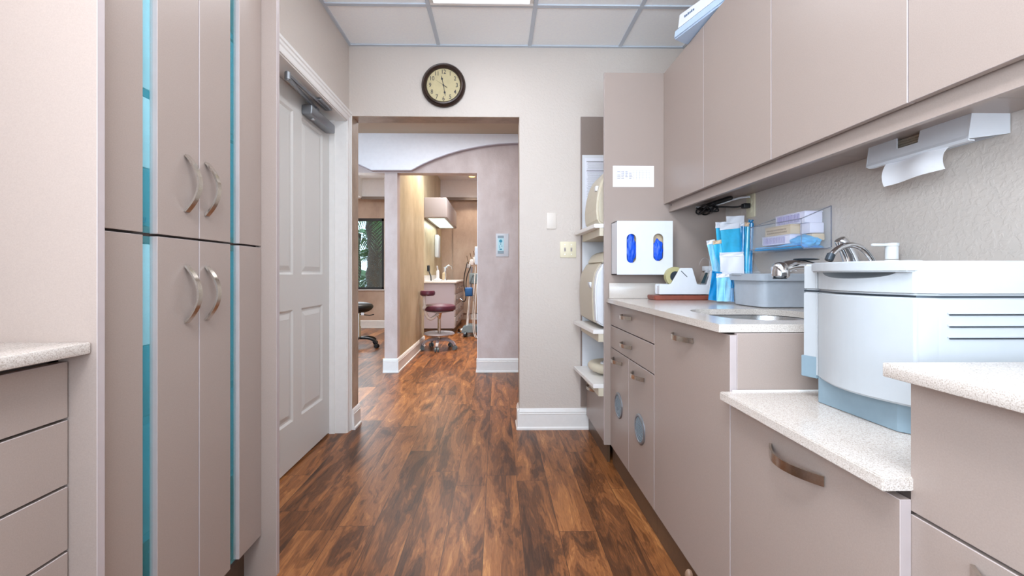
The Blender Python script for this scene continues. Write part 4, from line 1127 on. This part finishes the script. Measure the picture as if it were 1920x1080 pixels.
# ---------------------------------------------------------------- sterilisation pouches
yP = 2.06
def pouch(p_top, p_bot, w_, y, film, label, band=.03, lean=0, top=M_pap):
    """flat sealed envelope: p_top/p_bot are the photo points of its left edge"""
    xa, za = XY(p_top[0], y), ZP(p_top[1], XY(p_top[0], y), y)
    xb, zb = XY(p_bot[0], y), ZP(p_bot[1], XY(p_bot[0], y), y)
    zb = max(zb, .922)
    u = Vector((xb-xa, 0, zb-za)); L_ = u.length; u.normalize(); s_ = Vector((-u.z, 0, u.x))
    if s_.x < 0: s_ = -s_
    A = Vector((xa, y, za))
    def pt(d, e, oy): p = A+u*d+s_*e; return (p.x, p.y+oy+lean*d, p.z)
    t = thing('sterilization_pouch', label, 'pouch', (A.x, y, zb), 'sterilization pouches in the acrylic rack')
    def env(d0, d1, tk):
        return sheet_mesh(lambda a, c: pt(d0+(d1-d0)*c, w_*a, .004*math.sin(PI*a)*math.sin(PI*c)-.002*math.sin(9*a+5*c)), 10, 12, tk)
    obj('film', env(band, L_, .004), film, t)
    obj('paper_band', env(0, band+.0005, .0045), top, t)
pouch((1341, 417), (1350, 540), .055, yP+.012, M_film, 'tall pale blue pouch at the left of the back row', .028)
pouch((1361, 406), (1366, 500), .088, yP+.035, M_filml, 'tallest pouch with a wide white top in the back row', .05)
pouch((1349, 421), (1362, 540), .118, yP-.012, M_film, 'wide bright blue pouch in the middle of the rack', .028)
pouch((1388, 419), (1391, 545), .018, yP-.035, M_filmd, 'narrow deep blue pouch standing edge-on at the right', .014)
pouch((1396, 417), (1397, 545), .022, yP-.03, M_film, 'narrow blue pouch with a tan top, right end of the rack', .02, top=M_tanp)
pouch((1403, 412), (1402, 545), .022, yP-.02, M_filmd, 'small blue pouch at the far right of the rack', .016, top=M_filmd)
pouch((1324, 452), (1341, 530), .04, yP+.02, M_filml, 'short pale pouch leaning out at the left', .02)
pouch((1336, 452), (1350, 540), .055, yP-.0, M_film, 'short blue pouch with a tan top leaning left', .018, top=M_tanp)
pouch((1349, 474), (1352, 548), .112, yP-.05, M_pap, 'white paper pouch standing in front of the blue ones', .02)
pouch((1343, 513), (1344, 568), .048, yP-.085, M_filml, 'small pale pouch low at the front of the rack', .02)
pouch((1357, 514), (1358, 568), .044, yP-.095, M_filml, 'small pale pouch beside the low front one', .015)
pouch((1370, 516), (1370, 568), .016, yP-.105, M_filmd, 'narrow deep blue pouch low at the front right', .012)
pouch((1335, 508), (1328, 562), .046, yP-.06, M_filmd, 'deep teal pouch behind the tape dispenser', .01, top=M_filmd)
rk = MB(); xa, xb = XY(1341, yP), XY(1413, yP)
t = thing('pouch_rack', 'clear acrylic rack filled with blue pouches', 'rack', ((xa+xb)/2, yP, .9135))
for y_, h_ in ((yP+.06, 1.16), (yP-.07, 1.06), (yP-.125, .985)): rk.box(xa, xb-.01, y_, y_+.002, .9175, h_)
rk.box(xa, xb-.01, yP-.125, yP+.062, .9138, .917)
for x_ in (xa, xb-.012): rk.prism([(yP-.125, .917), (yP+.062, .917), (yP+.062, 1.17), (yP+.03, 1.17), (yP-.125, .985)], 0, x_, x_+.002)
obj('panels', rk, M_acr, t, smooth=0)

# ---------------------------------------------------------------- toe kick fitting
t = thing('hose_fitting', 'small clear plastic hose fitting with blue tube by the toe kick', 'fitting', (.585, 1.39, 0))
hx, hy_ = .605, YX(1292, .605)
obj('bulb', MB().blob((hx, hy_, .112-.015), (.013, .013, .022), 3, .05), plain('smoky_plastic', (150, 120, 100), .15, Alpha=.7), t)
obj('tube', MB().tube([(hx, hy_-.004, .085), (hx+.002, hy_-.006, .04), (hx+.004, hy_-.008, .002)], .006, 10), plain('blue_tube', (70, 110, 170), .4), t)

# ---------------------------------------------------------------- rooms beyond: cabinets, stools, unit
yq0, yq1 = 7.5, 9.3
t = thing('treatment_cabinet', 'lilac grey drawer cabinet with white top in the far treatment room', 'cabinet', (-1.0, 8.4, 0))
obj('body', MB().box(-1.269, -.74, yq0, yq1, .10, .885), M_cabgrey, t)
obj('toe_kick', MB().box(-1.26, -.77, yq0+.02, yq1, 0, .1), M_toe, t)
obj('worktop', MB().box(-1.269, -.70, yq0-.02, yq1, .886, .92, .004).box(-1.269, -1.25, yq0-.02, yq1, .92, 1.02), M_white2, t)
ycol = yq0+.01
while ycol < yq1-.1:
    for k in range(4):
        z0_ = .115+k*.192
        d_ = obj('drawer', MB().box(-.74, -.722, ycol, min(ycol+.44, yq1), z0_, z0_+.186, .002), M_taupe2, t)
        obj('knob', MB().cyl((-.722, ycol+.22, z0_+.1), (-.70, ycol+.22, z0_+.1), .012), M_chrome, d_)
    ycol += .447
xu = XY(838, yq0); zu0, zu1 = ZP(409, xu, yq0), ZP(370, xu, yq0)
t = thing('treatment_wall_cabinet', 'taupe lit wall cabinet on the golden wall of the far room', 'cabinet', (-1.05, 8.4, zu0))
obj('body', MB().box(-1.269, xu, yq0, yq1, zu0+.005, zu1, .02, seg=3), M_taupe2, t)
obj('light_diffuser', MB().box(-1.20, xu-.05, yq0+.08, yq1-.2, zu0-.002, zu0+.006), M_under, t)
lamp('AREA', 'under_cabinet_lamp', (-1.05, 8.3, zu0-.02), 8, (.9, 1, .95), .3, size_y=1.4)
t = thing('faucet', 'small chrome gooseneck faucet on the far lilac grey cabinet', 'faucet', (-.98, 8.3, .92))
obj('neck', MB().tube([(-.985, 8.3, .92), (-.985, 8.3, 1.15), (-.97, 8.3, 1.19), (-.92, 8.3, 1.21), (-.87, 8.3, 1.19), (-.855, 8.3, 1.13)], .013, 10), M_chrome, t)
obj('base', MB().cyl((-.985, 8.3, .92), (-.985, 8.3, .95), .03), M_chrome, t)
t = thing('spray_bottle', 'white bottle on the far lilac grey cabinet', 'bottle', (-1.06, 7.75, .9205))
obj('bottle', MB().lathe([(0, 0), (.08, 0), (.085, .02), (.045, .035), (.03, .05), (.028, .17), (.018, .19), (0, .2)], (-1.06, 7.75, .9205), 24), M_white, t)
obj('cap', MB().cyl((-1.06, 7.75, 1.12), (-1.075, 7.75, 1.19), .012), M_white, t)
t = thing('soap_bottle', 'amber soap pump bottle beside the far faucet', 'bottle', (-1.09, 8.6, .9205))
obj('bottle', MB().lathe([(0, 0), (.045, 0), (.045, .13), (.015, .16), (0, .16)], (-1.04, 8.55, .9205), 20), M_tan, t)
obj('pump', MB().cyl((-1.04, 8.55, 1.08), (-1.04, 8.55, 1.17), .008).box(-1.05, -.98, 8.54, 8.56, 1.16, 1.18), M_white, t)
t = thing('charger', 'dark handset charger hanging at the golden wall', 'device', (-1.25, 8.0, 1.0))
obj('handset', MB().box(-1.268, -1.23, 7.86, 7.96, 1.09, 1.20, .01), M_darkgrey, t)
obj('cable', MB().tube([(-1.24, 7.9, 1.09), (-1.2, 7.85, 1.0), (-1.19, 7.82, .925)], .012, 8), M_black, t)
tag(obj('towel_holder', MB().box(-1.269, -1.19, 8.78, 9.1, 1.38, 1.84, .02, seg=3), M_white), 'slim white dispenser on the golden wall above the far faucet', 'dispenser')
tag(obj('tall_door_panel', MB().slab(-1.0, -.2, 9.86, 9.895, .15, 2.7, 1), [M_rose, M_taupe2]), 'tall plaster-coloured panel on the end wall of the far room', 'panel')

def star_base(t, c, r, zhub, m_leg, m_cast, n=5, ph=0, w=.03, rc=.028):
    for k in range(n):
        a = ph+2*PI*k/n; d = Vector((math.cos(a), math.sin(a), 0)); cc = Vector(c)
        p = [cc+d*.03+Vector((0, 0, zhub)), cc+d*r*.5+Vector((0, 0, zhub+.005)), cc+d*r*.85+Vector((0, 0, zhub-.02)), cc+d*r+Vector((0, 0, .07))]
        lg = obj('leg', MB().tube(smooth_pts(p), .5, flat=(.028, w, (0, 0, 1))), m_leg, t)
        e = cc+d*r; s_ = Vector((-d.y, d.x, 0))
        cm = MB(); cm.cyl(e+s_*.008+Vector((0, 0, rc)), e+s_*.028+Vector((0, 0, rc)), rc, n=20, bev=.004); cm.cyl(e-s_*.028+Vector((0, 0, rc)), e-s_*.008+Vector((0, 0, rc)), rc, n=20, bev=.004)
        cm.cyl(e+Vector((0, 0, rc)), e+Vector((0, 0, .08)), .009, n=10)
        obj('caster', cm, m_cast, lg)
sx0, sy0 = XY(823.5, 6.02), 6.02
t = thing('operator_stool', 'burgundy padded stool with curved backrest arm and footring', 'stool', (sx0, sy0, 0))
zs_ = .58
obj('seat', MB().lathe([(0, zs_-.045), (.19, zs_-.045), (.225, zs_-.03), (.232, zs_), (.222, zs_+.025), (.18, zs_+.042), (0, zs_+.05)], (sx0, sy0, 0), 48), M_purple, t)
obj('seat_pan', MB().lathe([(0, zs_-.075), (.06, zs_-.075), (.20, zs_-.052), (.20, zs_-.046), (0, zs_-.046)], (sx0, sy0, 0), 40), M_greyp, t)
obj('gas_lift', MB().cyl((sx0, sy0, .14), (sx0, sy0, .42), .022).cyl((sx0, sy0, .40), (sx0, sy0, zs_-.07), .014, .04), M_nickel, t)
obj('footring', MB().lathe([(0, .185), (.04, .19), (.20, .205), (.215, .215), (.205, .232), (.04, .225), (0, .225)], (sx0, sy0, 0), 48), M_greyp, t)
arm = smooth_pts([(sx0-.01, sy0-.02, zs_-.085), (sx0-.07, sy0-.06, zs_-.14), (sx0-.12, sy0-.09, zs_-.16), (sx0-.17, sy0-.11, zs_-.09), (sx0-.185, sy0-.12, zs_+.05), (sx0-.19, sy0-.12, zs_+.17)])
obj('backrest_arm', MB().tube(arm, .022, 14), M_white2, t)
obj('arm_knob', MB().cyl((sx0-.20, sy0-.13, zs_+.0), (sx0-.13, sy0-.15, zs_+.01), .024), M_white2, t)
obj('backrest', MB().lathe([(0, -.035), (.085, -.035), (.10, -.02), (.103, .01), (.093, .032), (0, .038)], (sx0-.142, sy0-.12, zs_+.205), 36), M_purple, t)
star_base(t, (sx0, sy0, 0), .235, .135, M_greyp, M_caster, 5, -PI/2, .035, .03)
t['label'] = 'burgundy padded stool with curved backrest arm and footring'
bx, by = XY(673, 6.2), 6.2
t = thing('operator_stool', 'black saddle stool on casters in the room with the window', 'stool', (bx, by, 0))
b = bmesh.new(); bmesh.ops.create_uvsphere(b, u_segments=32, v_segments=16, radius=1)
for v in b.verts:
    z = v.co.z; v.co = Vector((bx+v.co.x*.20, by+v.co.y*.19, .585+(z*.06 if z > 0 else z*.10)))
m_ = MB(); m_._merge(b)
obj('seat', m_, M_black, t)
obj('gas_lift', MB().cyl((bx, by, .12), (bx, by, .5), .02).cyl((bx, by, .12), (bx, by, .3), .028), M_nickel, t)
obj('lever', MB().tube([(bx, by, .47), (bx+.16, by-.02, .455), (bx+.22, by-.02, .47)], .007, 8), M_black, t)
obj('label_tag', MB().box(bx+.09, bx+.13, by-.19, by-.188, .475, .51), M_paper, t)
star_base(t, (bx, by, 0), .29, .13, M_black, M_black, 5, -.3, .035, .03)
# dental delivery unit half behind the doorway
ux, uy = XY(879, 7.25), 7.25
def uq(px, py, y=uy): X = XY(px, y); return Vector((X, y, ZP(py, X, y)))
t = thing('dental_unit', 'wheeled dental instrument stand with hoses behind the far doorway', 'dental unit', (ux, uy, 0))
a_, b_ = uq(876, 612), uq(882, 545)
obj('pole', MB().cyl(a_, b_, .022, .018), M_white, t)
obj('base', MB().prism([(ux-.12, .07), (ux+.25, .07), (ux+.25, .16), (ux+.02, .20), (ux-.10, .16)], 1, uy-.1, uy+.2, .01), M_blueplas, t)
cs_ = MB()
for dx, dy in ((-.06, -.1), (.18, -.1), (-.06, .18), (.18, .18)): cs_.cyl((ux+dx-.02, uy+dy, .045), (ux+dx+.02, uy+dy, .045), .045, n=20)
obj('casters', cs_, M_darkgrey, t)
p = uq(888, 520)
obj('console', MB().box(p.x-.07, p.x+.22, uy-.1, uy+.15, p.z-.11, p.z+.07, .02, seg=3), M_blueplas, t)
obj('rack_pole', MB().cyl(uq(882, 550), uq(884, 500), .02), M_greyp, t)
for k, (px_, py_) in enumerate(((880, 497), (886, 492), (892, 488))):
    c_ = uq(px_, py_); obj('handpiece_holder', MB().box(c_.x-.035, c_.x+.035, uy-.14-.03*k, uy-.06, c_.z-.05, c_.z+.045, .01, mat=None), M_white, t)
    obj('handpiece', MB().cyl((c_.x, uy-.13, c_.z+.02), (c_.x-.03, uy-.2, c_.z+.15), .012, .008), M_nickel, t)
c_ = uq(881, 546)
for k, pts in enumerate(([uq(878, 492), uq(872, 515), uq(871, 535), uq(876, 556), uq(872, 566), uq(866, 560)], [uq(884, 500), uq(876, 520), uq(875, 540), uq(880, 552)], [uq(893, 500), uq(889, 560), uq(888, 610), uq(891, 640), uq(899, 655)], [uq(897, 520), uq(892, 570), uq(891, 620), uq(896, 648)])):
    obj('hose', MB().tube(smooth_pts([Vector((q_.x, uy-.18-.03*k, max(q_.z, .01))) for q_ in pts]), .008, 8), (M_black, M_black, M_white, M_white)[k], t)
obj('suction_tip', MB().cyl(uq(864, 558)+Vector((0, -.18, 0)), uq(869, 562)+Vector((0, -.18, 0)), .02).cyl(uq(888, 552)+Vector((0, -.25, 0)), uq(892, 566)+Vector((0, -.25, 0)), .02, .01), M_chrome, t)
tag(obj('blue_pouch', MB().box(c_.x-.06, c_.x+.06, uy-.30, uy-.20, c_.z-.07, c_.z+.07, .015, seg=3), M_navy), 'navy blue holder hanging on the dental stand', 'holder')
t = thing('foot_control', 'chrome foot pedal on the floor by the far cabinet', 'foot pedal', (-.6, 7.7, 0))
obj('pedal', MB().blob((-.62, 7.65, .05), (.07, .07, .045), 3, .1).blob((-.50, 7.75, .04), (.06, .06, .035), 3, .1), M_chrome, t)
obj('plate', MB().box(-.7, -.42, 7.58, 7.82, .001, .015, .004), M_nickel, t)

# ---------------------------------------------------------------- world, view
wd = bpy.data.worlds.new('sky'); S.world = wd; wd.use_nodes = True
nt = wd.node_tree; bg = nt.nodes['Background']
bg.inputs['Color'].default_value = (.62, .82, 1, 1); bg.inputs['Strength'].default_value = 4.0
sun = lamp('SUN', 'sun', (0, 20, 10), 3.0, (1, .95, .85), rot=(math.radians(42), math.radians(20), 0))
S.view_settings.view_transform = 'Standard'; S.view_settings.look = 'None'
S.view_settings.gamma = 1; S.view_settings.use_curve_mapping = False
S.view_settings.exposure = -0.2
S.cycles.use_denoising = True
S.cycles.max_bounces = 10; S.cycles.diffuse_bounces = 6; S.cycles.transparent_max_bounces = 16
S.cycles.sample_clamp_indirect = 6; S.cycles.caustics_reflective = False; S.cycles.caustics_refractive = False
